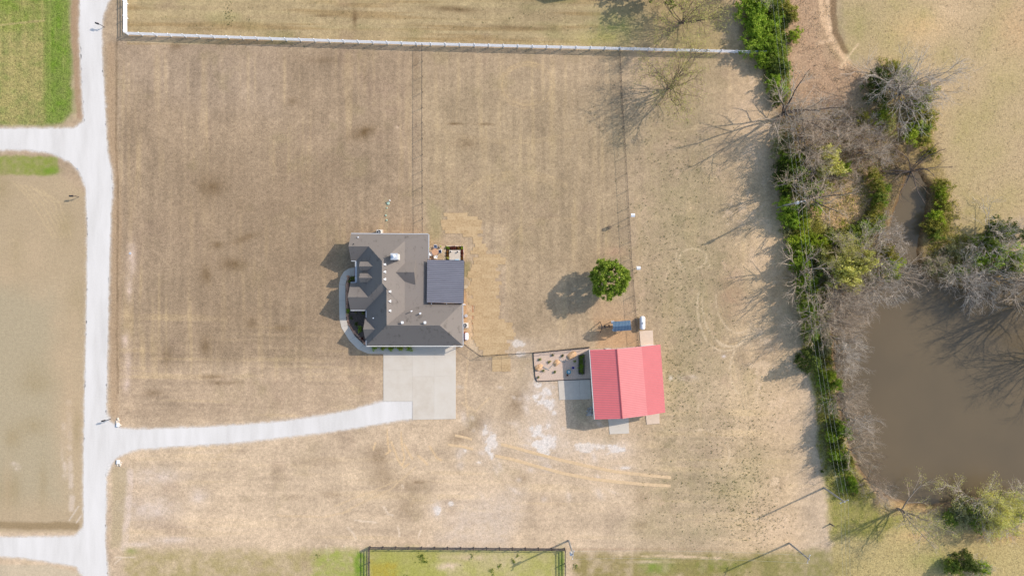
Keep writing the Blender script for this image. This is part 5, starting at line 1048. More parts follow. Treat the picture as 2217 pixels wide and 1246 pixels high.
# ================================================================== POLES AND WIRES
M['wire'] = mat('aluminium_wire', (.34, .36, .33), .5, .1)
def pole(bx, by, tx, ty, h, lab, transformer=False, arm=None):
    b_ = R(bx, by, 0); t_ = G(tx, ty, h); o = empty('utility_pole', b_, lab, 'utility pole', 'utility poles'); mb = MB(); mb.tube(b_ + Vector((0, 0, -.3)), t_, .17, .11, 10); mb.build('shaft', M['polewood'], o)
    d = arm or Vector((1, 0, 0)); d.normalize()
    mb = MB(); mb.bar(t_ - d * .75 - Vector((0, 0, .3)), t_ + d * .75 - Vector((0, 0, .3)), .1, .12); mb.build('crossarm', M['polewood'], o)
    for s_ in (-.65, 0, .65): mb = MB(); mb.lathe(t_ + d * s_ - Vector((0, 0, .24)), [(.05, 0), (.07, .1), (.05, .2), (.02, .25)], 8); mb.build('insulator', M['white'], o)
    if transformer:
        q = t_ + Vector((-.28, -.1, -1.4)); mb = MB(); mb.lathe(q, [(.24, 0), (.26, .1), (.26, .75), (.2, .85), (.05, .9)], 14); tr = mb.build('transformer', M['galv'], o)
    return t_, d
dN = Vector((.9, .2, 0))
t1, d1 = pole(1683, 448, 1735, 436, 9.6, 'grey utility pole leaning out of the hedgerow above the pond', True, Vector((.95, .15, 0)))
t2, d2 = pole(1784, 1055, 1829, 1086, 8.4, 'grey utility pole standing at the edge of the field left of the pond', False, Vector((.95, .4, 0)))
t3, d3 = pole(1709, 1175, 1752, 1210, 8.4, 'grey utility pole near the bottom edge, below the pond corner', False, Vector((.3, .9, 0)))
t4, d4 = pole(1231, 1169, 1241, 1201, 7.6, 'grey utility pole with round transformer by the brown fence corner', True, Vector((.2, .95, 0)))
def wire(a, b, sag, lab, grp):
    P = [lerp(a, b, i / 16) - Vector((0, 0, sag * 4 * (i / 16) * (1 - i / 16))) for i in range(17)]; V_, F_ = tubes([(*p, *q, .010, .010) for p, q in zip(P, P[1:])], 4)
    tag(link_mesh('power_line', np_mesh('power_line', V_, F_), M['wire'], None), lab, 'power line', grp)
up_end = G(1656, -300, 8.5); dn_end = G(1858, 1560, 8.5); lf = G(800, 1290, 8)
for k, nm in ((-.65, 'left'), (0, 'middle'), (.65, 'right')):
    kk = k * 1.25
    wire(up_end + d1 * kk * 1.0, t1 + d1 * k, 1.0, nm + ' wire running up from the pole above the pond', 'overhead wires'); wire(t1 + d1 * k, t2 + d2 * k, 1.4, nm + ' wire hanging between the two hedgerow poles', 'overhead wires'); wire(t2 + d2 * k, dn_end + d2 * k, 1, nm + ' wire running down from the pole left of the pond', 'overhead wires')
for k, nm in ((-.65, 'lower'), (.65, 'upper')): wire(t4 + d4 * k, t3 + d3 * k, 1.0, nm + ' wire between the two bottom utility poles', 'overhead wires')

# ================================================================== HEDGEROW, TREES, POND EDGE
def conic(px, py, rpx, h, mt, label, group): return shrub(px, py, rpx, h, mt, label, group, 'evergreen', 'conifer', 'evergreen')
GH = 'leafy shrubs at the top of the hedgerow'
for (px, py, r_, h, mt, lab) in (
    (1628, 10, 22, 4.5, 'bright', 'big bright green bush in the hedgerow at the top edge, left side'), (1655, 6, 20, 4, 'bright', 'bright green bush in the hedgerow at the top edge, second from the left'), (1630, 36, 21, 4.5, 'bright', 'bright green bush on the left flank of the hedgerow near the top'),
    (1652, 52, 20, 4, 'bright', 'bright green bush just below the top edge of the hedgerow'), (1636, 66, 20, 4, 'bright', 'bright green bush on the left flank above the white fence end'), (1644, 90, 22, 4.2, 'bright', 'bright green bush directly above the end of the white fence'), (1662, 78, 15, 3.5, 'bright', 'green bush up and right of the white fence end'),
    (1679, 14, 16, 3, 'mid', 'mid green bush under the wires at the top edge'), (1683, 44, 14, 3, 'bright', 'green bush under the wires, second below the top edge'), (1681, 72, 14, 3, 'mid', 'mid green bush under the wires, right of the white fence end'), (1672, 102, 16, 3.5, 'bright', 'green bush just right of the white fence end'),
    (1651, 122, 14, 3.5, 'bright', 'narrow green bush just below the white fence end'), (1656, 138, 10, 3, 'bright', 'small green bush in the second row below the white fence end'), (1692, 98, 13, 2.5, 'mid', 'mid green bush between wires beside the tracks'), (1704, 18, 15, 2.6, 'olive', 'olive green bush right of the wires at the top edge'),
    (1718, 30, 13, 2.4, 'olive', 'sparse olive bush at the foot of the brown thicket, top right'), (1700, 48, 11, 2.2, 'dark', 'dark bush right of the wires near the top'), (1723, 74, 13, 2.6, 'lime', 'small vivid lime bush standing alone right of the hedgerow'), (1690, 128, 15, 2.8, 'mid', 'mid green bush under the wires below fence level'),
    (1676, 130, 13, 3, 'mid', 'green bush left of the wires below fence level'), (1703, 142, 12, 2.5, 'mid', 'mid green bush on the right side of the narrowing hedgerow'), (1686, 155, 12, 2.6, 'dark', 'dark green bush where the hedgerow narrows'), (1680, 172, 13, 3, 'bright', 'bright green bush above the big bare tree'),
    (1691, 190, 11, 2.8, 'bright', 'green bush second above the big bare tree'), (1680, 200, 12, 2.6, 'mid', 'mid green bush third above the big bare tree'), (1684, 218, 10, 2.4, 'dark', 'small dark bush touching the big bare tree trunk')):
    shrub(px, py, r_, h, mt, lab, GH)
GM = 'leafy shrubs beside the upper utility pole'
for (px, py, r_, h, mt, lab) in (
    (1690, 320, 16, 2.5, 'grey', 'grey green bush above the dark clump by the sandy track'), (1708, 300, 14, 2.2, 'grey', 'pale grey green bush in the thicket left side'), (1700, 362, 16, 4, 'dark', 'dark green bush at the left edge of the thicket, upper'), (1688, 382, 10, 3.5, 'dark', 'small dark bush leaning over the sandy track'), (1715, 385, 15, 3, 'mid', 'mid green bush above the utility pole'),
    (1735, 395, 13, 2.6, 'mid', 'mid green bush up and right of the utility pole'), (1768, 410, 14, 2.8, 'bright', 'green bush amid bare branches right of the pole'), (1705, 418, 13, 3, 'dark', 'dark green bush just above the pole shaft'), (1725, 425, 12, 2.4, 'olive', 'olive bush touching the pole top'), (1715, 452, 15, 2.8, 'bright', 'bright green bush just below the pole shaft'),
    (1738, 458, 12, 2, 'mid', 'mid green bush below the pole top'), (1700, 470, 12, 2.6, 'bright', 'bright green bush below the pole foot by the track'), (1706, 500, 10, 1.4, 'grey', 'low grey green bush at the clearing edge'), (1730, 500, 12, 1.2, 'olive', 'low olive bush in the grassy clearing'), (1757, 512, 12, 1.2, 'lime', 'low lime bush in the grassy clearing'), (1718, 520, 12, 1.3, 'lime', 'low lime bush at the lower left of the clearing')):
    shrub(px, py, r_, h, mt, lab, GM)
for (px, py, r_, h, mt, lab) in (
    (1724, 520, 14, 3, 'lime', 'lime bush where the clearing meets the sandy track'), (1745, 528, 14, 3, 'bright', 'bright green bush at the bottom of the grassy clearing'), (1770, 530, 14, 3, 'lime', 'lime bush at the bottom right of the clearing'), (1733, 570, 14, 4, 'bright', 'tall bright bush at the track edge above the left wire'), (1742, 612, 14, 4, 'bright', 'tall bright bush at the track edge beside the pond corner'), (1752, 642, 14, 4, 'lime', 'tall lime bush at the track edge, pond corner'),
    (1754, 670, 13, 4, 'bright', 'tall bright bush at the track edge below the pond corner'), (1762, 700, 13, 3.6, 'lime', 'tall lime bush at the track edge above the dark evergreen'), (1766, 722, 12, 3.4, 'bright', 'tall bright bush touching the dark evergreen from above'), (1790, 548, 16, 4, 'olive', 'tall olive bush left of the yellow crowns'), (1706, 345, 14, 4, 'bright', 'tall bright bush at the track edge above the dark clump'), (1728, 342, 12, 3.6, 'lime', 'tall lime bush inside the thicket edge'), (1770, 440, 12, 2.4, 'lime', 'lime bush at the upper left of the clearing'), (1700, 440, 12, 3.6, 'bright', 'tall bright bush at the foot of the utility pole'),
    (1722, 366, 13, 3.4, 'bright', 'bright green bush right of the dark clump above the pole'), (1700, 400, 12, 3.2, 'bright', 'bright green bush on the track side between dark bush and pole'), (1742, 372, 12, 3, 'lime', 'lime bush between the pole and the round yellow bush'), (1752, 402, 13, 3, 'bright', 'bright green bush below the round yellow bush, left'), (1790, 402, 13, 2.6, 'olive', 'olive bush at the upper edge of the clearing'),
    (1722, 478, 13, 2.8, 'bright', 'bright green bush second below the pole shaft'), (1740, 486, 12, 1.6, 'lime', 'lime bush on the left of the grassy clearing'), (1722, 545, 12, 2.4, 'mid', 'mid green bush between clearing and lower hedgerow'), (1760, 545, 15, 3, 'lime', 'lime bush below the clearing on the left'), (1850, 520, 14, 3, 'bright', 'bright green bush below the clearing on the right'), (1870, 515, 12, 3, 'mid', 'mid green bush left of the golden evergreen'),
    (1870, 255, 14, 2.2, 'olive', 'low olive bush at the right end of the thicket top'), (1830, 365, 13, 2.6, 'lime', 'lime bush right below the round yellow bush'), (1760, 325, 14, 2.6, 'olive', 'olive bush left above the round yellow bush'), (1712, 330, 14, 2.8, 'olive', 'olive bush by the track above the dark clump'), (1862, 575, 22, 7.5, 'yellow', 'tall pale yellow crown right of the yellow green tree'), (1838, 592, 22, 7.2, 'yellow', 'tall pale yellow crown nearest the pond, below the other one'), (2170, 500, 20, 4.6, 'dark', 'dark green bush behind the silvery tree at the right edge'), (2185, 580, 18, 4, 'dark', 'dark bush on the shore at the right edge'), (2130, 560, 16, 3, 'bright', 'bright green bush on the shore left of the dark edge bushes')):
    shrub(px, py, r_, h, mt, lab, GM)
GP = 'shrubs round the small peninsula'
for (px, py, r_, h, mt, lab) in (
    (1800, 346, 26, 7.2, 'yellow', 'large round yellow green bush in the middle of the grey thicket'), (1780, 372, 14, 3, 'yellow', 'small yellow green bush below the large round one'), (1893, 378, 12, 3, 'olive', 'olive bush at the top of the chain left of the creek'), (1903, 400, 14, 3, 'olive', 'olive bush second in the chain left of the creek'), (1908, 424, 14, 3, 'mid', 'mid green bush third in the chain left of the creek'),
    (1905, 446, 13, 3, 'olive', 'olive bush fourth in the chain left of the creek'), (1890, 470, 12, 2.6, 'olive', 'olive bush fifth in the chain left of the creek'), (1874, 490, 13, 2.8, 'bright', 'vivid green bush at the bend of the chain'), (1850, 500, 14, 2.8, 'mid', 'mid green bush below the grassy clearing'), (1826, 503, 14, 2.6, 'olive', 'olive bush below the clearing, left of the mid green one'),
    (1804, 512, 13, 2.4, 'mid', 'green bush at the lower edge of the clearing'), (1787, 522, 12, 2.4, 'lime', 'lime bush at the lower edge of the clearing'), (1926, 546, 16, 4.5, 'olive', 'round golden olive evergreen by the creek mouth'), (1934, 583, 20, 5, 'lime', 'round lime yellow bush at the edge of the pond corner'), (1822, 560, 16, 3, 'grey', 'grey green bush among the bare crowns north of the pond'), (1780, 580, 18, 3.5, 'grey', 'large grey green bush left of the yellow crown'), (1880, 600, 15, 3, 'grey', 'grey green bush between the yellow crowns and the pond')):
    shrub(px, py, r_, h, mt, lab, GP)
GL = 'leafy shrubs along the lower power line'
for (px, py, r_, h, mt, lab) in (
    (1742, 540, 13, 3, 'lime', 'lime green bush where the lower hedgerow begins'), (1735, 558, 13, 3, 'bright', 'bright green bush second down in the lower hedgerow'), (1748, 572, 13, 3, 'mid', 'mid green bush under the right wire, upper part'), (1736, 582, 13, 3, 'mid', 'mid green bush on the left flank of the lower hedgerow'), (1744, 600, 14, 3.2, 'bright', 'bright green bush under the wires, fifth down in the lower hedgerow'),
    (1762, 610, 14, 3.2, 'bright', 'bright green bush by the bare crowns, lower hedgerow'), (1748, 625, 13, 3, 'bright', 'bright bush under the left wire near the pond corner'), (1764, 640, 14, 3.2, 'mid', 'mid green bush left of the pond corner'), (1756, 660, 13, 3.4, 'bright', 'bright green bush casting shade on the track'), (1757, 680, 11, 3.2, 'lime', 'lime bush just above the large fallen branch'), (1778, 652, 12, 2.6, 'olive', 'olive bush beside the pond corner branches'),
    (1780, 695, 11, 2.4, 'mid', 'mid green bush below the fallen branch'), (1779, 716, 12, 2, 'grey', 'grey green bush above the dark evergreen'), (1754, 735, 10, 1.8, 'olive', 'small olive bush on the track side above the evergreen'), (1795, 742, 13, 2.4, 'grey', 'pale grey green bush right of the dark evergreen'), (1788, 760, 12, 2, 'grey', 'pale bush touching the right side of the dark evergreen'), (1797, 785, 10, 2, 'olive', 'olive bush lower right of the dark evergreen'),
    (1798, 812, 13, 3, 'lime', 'vivid lime bush below the dark evergreen'), (1815, 832, 11, 2.8, 'bright', 'vivid green bush second below the dark evergreen'), (1790, 826, 9, 1.6, 'mid', 'small mid green bush under the wires'), (1806, 920, 13, 3, 'dark', 'dark green bush on the left flank above the lower clump'), (1822, 925, 13, 3, 'bright', 'bright green bush at the top of the lower clump'), (1834, 938, 11, 2.4, 'bright', 'bright green bush on the pond side of the lower clump'),
    (1802, 945, 12, 3, 'bright', 'bright green bush on the track side of the lower clump'), (1812, 962, 12, 3, 'dark', 'dark bush in the middle of the lower clump'), (1812, 985, 12, 3, 'bright', 'bright bush low in the lower clump'), (1830, 990, 12, 2.6, 'bright', 'bright green bush low on the pond side'), (1842, 998, 10, 2.4, 'olive', 'olive bush by the trunk leaning over the pond'), (1823, 1012, 12, 2.8, 'dark', 'dark green bush at the bottom of the lower clump'),
    (1847, 1040, 10, 2, 'bright', 'small bright bush right of the lower clump'), (1852, 1054, 9, 1.8, 'bright', 'small bright bush nearest the fallen grey branches'), (1780, 1020, 4, .8, 'dark', 'tiny dark tuft at the field edge left of the lower clump')):
    shrub(px, py, r_, h, mt, lab, GL)
conic(1760, 782, 25, 5.2, 'dark', 'large dark evergreen with a solid shadow on the field left of the pond', 'evergreens')
GC = 'shrubs right of the creek'
for (px, py, r_, h, mt, lab) in (
    (2046, 400, 13, 3, 'olive', 'olive bush at the top of the chain right of the creek'), (2040, 420, 14, 3, 'lime', 'yellow green bush second in the chain right of the creek'), (2046, 445, 15, 3.2, 'olive', 'olive bush third in the chain right of the creek'), (2030, 465, 15, 3.2, 'lime', 'yellow green bush fourth in the chain right of the creek'), (2018, 488, 15, 3, 'olive', 'olive bush nearest the pond mouth, right bank'), (2040, 490, 15, 3, 'olive', 'large olive bush on the field side of the chain'), (2030, 508, 12, 2.6, 'mid', 'mid green bush at the lower end of the creek chain'),
    (2060, 540, 16, 2.6, 'grey', 'grey green bush on the north shore, left one'), (2040, 570, 18, 3, 'grey', 'wide grey green bush on the north shore'), (2080, 585, 13, 2.6, 'bright', 'bright green bush on the north shore'), (2100, 560, 15, 2.4, 'grey', 'grey green bush right of the bright one'), (2015, 575, 12, 2.4, 'grey', 'grey bush at the creek mouth'),
    (2148, 522, 20, 6.5, 'mid', 'mid green bush under the silvery tree at the right edge'), (2168, 548, 22, 6, 'bright', 'bright green bush under the silvery tree at the right edge'), (2195, 500, 22, 4.5, 'dark', 'dark green bush at the right edge'), (2205, 560, 20, 6, 'bright', 'bright green bush at the right edge above the pond')):
    shrub(px, py, r_, h, mt, lab, GC)
GN = 'shrubs beneath the big silvery tree'
for (px, py, r_, h, mt, lab) in (
    (1905, 175, 24, 4, 'dark', 'dark green bush on the left side under the silvery tree'), (1900, 205, 20, 3.6, 'dark', 'dark green bush lower left of the silvery tree'), (1935, 140, 14, 2.4, 'olive', 'olive bush above the silvery tree trunk'), (1960, 165, 20, 3, 'mid', 'mid green bush beneath the crown of the silvery tree'), (2008, 200, 18, 3, 'olive', 'olive bush on the right side of the silvery tree'),
    (1995, 225, 18, 3.2, 'mid', 'mid green bush lower right of the silvery tree'), (2010, 252, 19, 3.6, 'olive', 'golden olive bush below the silvery tree'), (2000, 275, 16, 3, 'mid', 'green bush third below the silvery tree'), (1980, 285, 16, 3, 'lime', 'lime bush below the silvery tree'), (2002, 302, 14, 2.6, 'olive', 'olive bush at the tail of the clump toward the creek'), (1915, 245, 16, 2, 'lime', 'low yellow green bush left of the creek head'), (1930, 270, 15, 2, 'yellow', 'pale yellow bush left of the creek head'), (2018, 330, 13, 1.8, 'olive', 'low olive bush by the dead tree')):
    shrub(px, py, r_, h, mt, lab, GN)
GS = 'shrubs in the lower right corner'
for (px, py, r_, h, mt, lab) in (
    (2085, 1112, 22, 2.8, 'grey', 'grey green bush at the right end of the south shore'), (2060, 1125, 16, 2, 'mid', 'mid green bush on the south shore'), (2115, 1125, 20, 2.8, 'mid', 'mid green bush below the yellow crowned tree'), (2150, 1115, 22, 3, 'olive', 'olive bush below the yellow crowned tree, right'), (2185, 1125, 20, 3, 'bright', 'green bush near the right edge, south shore'), (2210, 1100, 20, 3.4, 'mid', 'mid green bush touching the right edge, south shore'),
    (2180, 1090, 16, 3, 'dark', 'dark bush in the middle of the corner thicket'), (2070, 1230, 16, 3, 'mid', 'mid green bush left of the dark corner evergreen'), (2130, 1235, 16, 2.6, 'bright', 'bright green bush right of the dark corner evergreen')):
    shrub(px, py, r_, h, mt, lab, GS)
conic(2100, 1222, 24, 5, 'dark', 'dark evergreen at the bottom edge in the lower right corner', 'evergreens')
shrub(1432, -92, 60, 8.5, 'dark', 'large dark evergreen beyond the top edge that shades the strip', 'evergreens', 'evergreen')

# round oak
def oak():
    p = R(1313, 605); t = empty('oak_tree', p, 'round dense green tree standing alone inside the fenced lawn', 'tree')
    big, mid, fine, tips = grow(5, 6.4, 1.0, .2, 6, 5, 3, 1, .2, .2); V1, F1 = tubes(big, 6); a_ = link_mesh('trunk', np_mesh('trunk', V1, F1), M['bark'], t)
    r = np.random.default_rng(3); cs_ = []
    for k in range(330):
        d = r.normal(size=3); d /= np.linalg.norm(d); q = r.uniform(.45, 1) ** .5; el = math.asin(np.clip(d[2], -1, 1)); lob = 1.03 + .05 * math.sin(3 * math.atan2(d[1], d[0]) + 1) + .06 * math.sin(7 * math.atan2(d[1], d[0]))
        cs_.append((d[0] * 3.15 * q * lob, d[1] * 3.3 * q * lob, 4.0 + d[2] * 2.9 * q))
    c = np.repeat(np.array(cs_), 100, 0) + r.normal(size=(330 * 100, 3)) * .155; V_, F_ = leaves(c, .115, 4); link_mesh('crown', np_mesh('crown', V_, F_), M['leaf_oak'], t)
oak()
GT = 'budding trees by the white fence'
tree(1449, 192, 10.5, 1, 'bare spreading tree with yellow green buds just below the white fence', GT, 'twig_dark', 'yellow', None, 1.0, name='budding_tree', bark='bark_dark')
tree(1473, 48, 10.5, 3, 'bare spreading tree with faint green buds above the white fence', GT, 'twig_dark', 'yellow', None, 1.0, name='budding_tree', bark='bark_dark')
GB1 = 'bare trees of the hedgerow'
for (px, py, h, v, tw, lab, kw) in (
    (1688, 250, 13, 0, 'twig', 'tall bare tree with dark trunk at the top of the thicket', dict(bark='bark_dark')), (1712, 262, 9, 2, 'twig_silver', 'slender bare tree right of the tall dark trunk', {}), (1742, 330, 11, 1, 'twig', 'bare tree left of the round yellow bush', {}), (1752, 432, 11, 2, 'twig', 'bare tree with long dark limbs right of the utility pole', dict(bark='bark_dark')),
    (1725, 300, 10.5, 1, 'twig', 'bare tree on the left side of the grey thicket', {}), (1858, 330, 7.5, 3, 'twig', 'bare tree right of the round yellow bush', {}), (1720, 585, 9.5, 0, 'twig', 'bare tree hanging over the track in the lower hedgerow', {}), (1706, 405, 9.5, 2, 'twig', 'bare tree above the grey utility pole beside the track', {}), (1758, 690, 9.5, 3, 'twig', 'bare tree with long forked limbs above the dark evergreen', dict(bark='bark_dark')), (1775, 650, 10, 1, 'twig', 'bare tree with thick limbs near the pond corner', dict(bark='bark_dark'))):
    tree(px, py, h, v, lab, GB1, tw, **kw)
GB2 = 'grey bushes of the thicket'
for i, (px, py, h, lab) in enumerate(((1738, 262, 4.5, 'grey leafless bush at the upper left of the thicket'), (1800, 262, 4.5, 'grey leafless bush at the top middle of the thicket'), (1832, 255, 4, 'grey leafless bush at the top right of the thicket'), (1752, 300, 5, 'grey leafless bush left of the thicket centre'), (1826, 298, 5, 'grey leafless bush right of the thicket centre'), (1862, 285, 5, 'grey leafless bush at the right of the thicket'), (1890, 310, 4.5, 'grey leafless bush toward the creek head'), (1845, 340, 4.5, 'grey leafless bush right of the round yellow one'), (1820, 385, 4, 'pale leafless bush below the round yellow one'), (1900, 345, 4, 'brown leafless bush at the edge of the creek'), (1730, 235, 4, 'thin leafless bush beside the tall dark trunk'), (1928, 300, 3.5, 'brown leafless bush next to the dead tree'))):
    tree(px, py, h, i % 3, lab, GB2, ('twig', 'twig_silver', 'twig', 'twig_dark')[i % 4], base='bush', bh=5, name='bare_bush')
tree(1945, 205, 12.5, 1, 'big silvery bare tree standing over dark bushes in the upper right field', GB1, 'twig_silver', sx=1.05, rz=2.0)
tree(1925, 190, 9, 3, 'smaller bare tree left of the big silvery one', GB1, 'twig_silver')
tree(1962, 225, 8.5, 0, 'bare tree below the big silvery one', GB1, 'twig_silver')
tree(1970, 372, 8, 0, 'dark dead tree with long bare limbs sprawled over the creek', 'dead trees', 'twig_dark', base='dead', bark='bark_dark', bh=9, name='dead_tree')
tree(1960, 352, 4.5, 1, 'dark leafless bush behind the dead tree at the creek head', 'dead trees', 'twig_dark', base='bush', bh=5, name='bare_bush')
GK = 'bare trees on the north shore'
for (px, py, h, v, tw, bud, leafy, tilt, lab) in (
    (1815, 572, 7, 1, 'twig', None, 'yellow', None, 'pale yellow green crowned tree north of the pond'), (1800, 535, 7.5, 2, 'twig', 'yellow', None, None, 'small tree with yellow buds above the yellow crown'), (1848, 545, 8, 3, 'twig_silver', None, None, None, 'silvery bare tree between the yellow crown and the golden evergreen'), (1880, 560, 8, 0, 'twig_silver', None, None, None, 'silvery bare tree left of the lime bush'),
    (1905, 495, 4.5, None, 'twig_silver', None, None, None, 'pale leafless bush leaning over the creek, upper'), (1925, 520, 4.5, None, 'twig_silver', None, None, None, 'pale leafless bush leaning over the creek, lower'), (1800, 615, 8, 2, 'twig', None, None, (-60, 18), 'bare tree at the pond corner leaning over the water'), (1835, 622, 8, 1, 'twig_silver', None, None, (-70, 20), 'bare tree on the north shore, second from the pond corner'), (1868, 612, 8.5, 3, 'twig_silver', None, None, (-60, 18), 'bare tree on the north shore, third from the pond corner'),
    (1902, 600, 8, 0, 'twig_silver', None, None, (-50, 20), 'bare tree on the north shore below the lime bush'), (1940, 590, 7, 2, 'twig', None, None, (-45, 15), 'bare tree at the right of the creek mouth, left one'), (2005, 570, 5, None, 'twig', None, None, None, 'brownish leafless bush at the creek mouth'), (2052, 585, 7, 1, 'twig_silver', None, None, (-60, 20), 'bare tree with twigs over the water below the bright green bush'), (2085, 605, 7.5, 3, 'twig_silver', None, None, (-70, 22), 'bare tree at the middle of the north shore'),
    (2118, 595, 8, 0, 'twig_silver', None, None, (-80, 20), 'bare tree with pale twigs right of the middle of the north shore'), (2150, 600, 8, 2, 'twig_silver', None, None, (-80, 15), 'bare tree on the north shore near the right edge'), (2130, 520, 9.5, 1, 'twig_silver', None, None, None, 'silvery bare tree over dark bushes at the right edge'), (2185, 610, 11, 0, 'twig', None, None, None, 'tall bare tree at the right edge above the pond'), (2235, 650, 14, 2, 'twig', None, None, None, 'tall bare tree just outside the right edge, upper'), (2275, 765, 12, 1, 'twig', None, None, None, 'tall bare tree just outside the right edge, lower'), (2270, 600, 14, 3, 'twig', None, None, None, 'tall bare tree outside the right edge behind the shore')):
    if v is None: tree(px, py, h, px % 3, lab, GK, tw, base='bush', bh=5, tilt=(-30, 20), name='bare_bush')
    else: tree(px, py, h, v, lab, GK, tw, bud, leafy, tilt=tilt)
GW = 'bare trees leaning over the west shore'
for i, (px, py, h, tw, lab) in enumerate(((1788, 652, 8, 'twig', 'pale bare tree leaning over the upper end of the west shore'), (1790, 688, 8.5, 'twig', 'pale bare tree with forked white limb, second down the west shore'), (1788, 728, 8.5, 'twig_silver', 'fan shaped silvery tree, third down the west shore'), (1797, 762, 8, 'twig_silver', 'silvery tree with drooping twigs, fourth down the west shore'), (1800, 800, 6.5, 'twig', 'small bare tree, fifth down the west shore'), (1806, 850, 7.5, 'twig', 'pinkish bare tree, sixth down the west shore'), (1812, 885, 8, 'twig_silver', 'white limbed bare tree, seventh down the west shore'), (1818, 925, 8, 'twig', 'bare tree reaching farthest over the water, west shore'), (1828, 968, 7, 'twig', 'bare tree above the leaning trunk, west shore'), (1850, 1005, 7.5, 'twig_dark', 'long leaning brown trunk near the lower pond corner'), (1868, 1035, 6, 'twig', 'low bare tree at the lower pond corner'), (1890, 1062, 5, 'twig', 'tangled low bare tree on the lower shore'))):
    b_ = 'bare' if i not in (4, 9) else 'snag'; tree(px + (10 if i < 4 else 4), py, h, i % 4 if b_ == 'bare' else 0, lab, GW, tw, tilt=(-25 + 12 * math.sin(i * 2), 24 + 5 * math.cos(i)), base=b_, bh=10 if b_ == 'bare' else 8, sx=.8)
for (px, py, h, lab) in ((1800, 705, 4, 'low leafless bush at the foot of the second shore tree'), (1806, 780, 4, 'low leafless bush between the silvery shore trees'), (1815, 868, 4, 'low leafless bush at the middle of the west shore'), (1870, 1045, 3, 'low leafless bush by the tangled shore tree'), (1835, 905, 3.5, 'low leafless bush standing at the waterline')):
    tree(px, py, h, px % 3, lab, GW, 'twig', base='bush', bh=5, name='bare_bush')
tree(1944, 1100, 10, 2, 'bare tree with faint yellow buds leaning right, south shore', GK, 'twig', 'yellow', tilt=(-25, 12))
tree(2112, 1085, 8.5, 1, 'tree with pale yellow crown at the right end of the south shore', GK, 'twig_silver', 'yellow', None, tilt=(60, 12), sx=1.1)
tree(2135, 1095, 7.5, 3, 'second tree with yellow buds beside the pale yellow crown', GK, 'twig', None, 'yellow', sx=.8)
tree(2180, 1080, 8, 0, 'grey bare tree behind the yellow crowned tree, lower right', GK, 'twig_silver'); tree(2205, 1110, 8, 2, 'grey bare tree touching the right edge, lower right', GK, 'twig_silver')
tree(2150, 1130, 5, 2, 'grey leafless bush below the corner thicket', GK, 'twig', base='bush', bh=5, name='bare_bush')
tree(1615, -30, 9, 1, 'bare tree beyond the top edge left of the hedgerow', GB1, 'twig')
tree(2105, 1228, 4, 1, 'small grey leafless bush in front of the dark corner evergreen', GK, 'twig_silver', base='bush', bh=5, name='bare_bush')
mb = MB(); mb.tube(R(1797, 1133), R(1799, 1133, 1.1), .14, .1, 8); tag(mb.build('stump', M['bark_dark']), 'short dark stump at the field edge below the pole', 'stump')

# ---- uncountable ground cover
IVY = [(1688, 335), (1740, 335), (1752, 470), (1770, 560), (1785, 650), (1795, 760), (1815, 860), (1852, 1060), (1822, 1066), (1790, 960), (1775, 860), (1752, 760), (1732, 650), (1712, 540), (1694, 440)]
def inregions(regs, n, seed):
    r = np.random.default_rng(seed); out = []
    for (poly, w_) in regs:
        x0, y0, x1, y1 = bb(poly); k = int(n * w_); xs = r.uniform(x0, x1, k * 3); ys = r.uniform(y0, y1, k * 3); d = sdist(poly, xs, ys) + (vn(xs, ys, 14, 14, seed) - .5) * 16
        keep = (d < 0) & (sdist(POND, xs, ys) > 6) & (vn(xs, ys, 9, 9, seed + 2) > .42); out.append(np.stack([xs[keep][:k], ys[keep][:k]], 1))
    return np.concatenate(out)
def cover(name, pts, size, per, jit, hgt, mats_, label, seed):
    r = np.random.default_rng(seed); n = len(pts); c = np.stack([(pts[:, 0] - CX) * S, (CY - pts[:, 1]) * S, np.full(n, .05)], 1); c = np.repeat(c, per, 0)
    c = c + np.stack([r.normal(size=len(c)) * jit, r.normal(size=len(c)) * jit, r.random(len(c)) * hgt], 1); V_, F_ = leaves(c, size, seed, .3)
    return tag(link_mesh(name, np_mesh(name, V_, F_), M[mats_], None), label, kind='stuff')
THK = [(1690, 230), (1930, 235), (1935, 330), (1920, 380), (1905, 560), (1800, 630), (1740, 630), (1700, 520), (1690, 420)]
TOP = [(1700, -60), (1795, -60), (1800, 60), (1830, 130), (1900, 190), (1900, 260), (1700, 240), (1700, 120)]
BNK = [(1720, 560), (1790, 600), (1800, 700), (1805, 860), (1850, 1000), (1900, 1080), (1800, 1080), (1770, 960), (1765, 860), (1740, 760)]
cover('dry_brush', inregions([(THK, .5), (TOP, .14), ([(1880, 1070), (2230, 1085), (2230, 1125), (1900, 1110)], .12), ([(1995, 590), (2230, 600), (2230, 640), (2000, 615)], .1), ([(1900, 330), (1960, 330), (1950, 420), (1925, 560), (1900, 560), (1915, 420)], .2), (BNK, .15)], 5200, 3), .085, 5, .25, .2, 'dry', 'dry brown brush covering the thicket floor and banks', 31)
cover('undergrowth', inregions([(BNK, .45), (THK, .55), ([(1700, 460), (1790, 480), (1830, 520), (1770, 560), (1715, 540)], .2), ([(1615, -40), (1690, -40), (1710, 200), (1660, 200)], .2), ([(1900, 120), (2030, 200), (2020, 330), (1920, 260)], .12), ([(2000, 380), (2060, 400), (2120, 600), (2010, 590)], .25)], 4600, 7), .11, 6, .22, .3, 'leaf_olive', 'low green weeds under the hedgerow and around the pond', 33)
FLD = [(1840, -60), (2260, -60), (2260, 460), (2080, 500), (2030, 330), (2010, 200), (1890, 110)]
cover('field_stubble', inregions([(FLD, 1), ([(1800, 1110), (2260, 1130), (2260, 1280), (1810, 1280)], .5)], 1500, 13), .06, 4, .12, .05, 'straw_leaf', 'coarse dry grass clumps in the far pasture', 35)
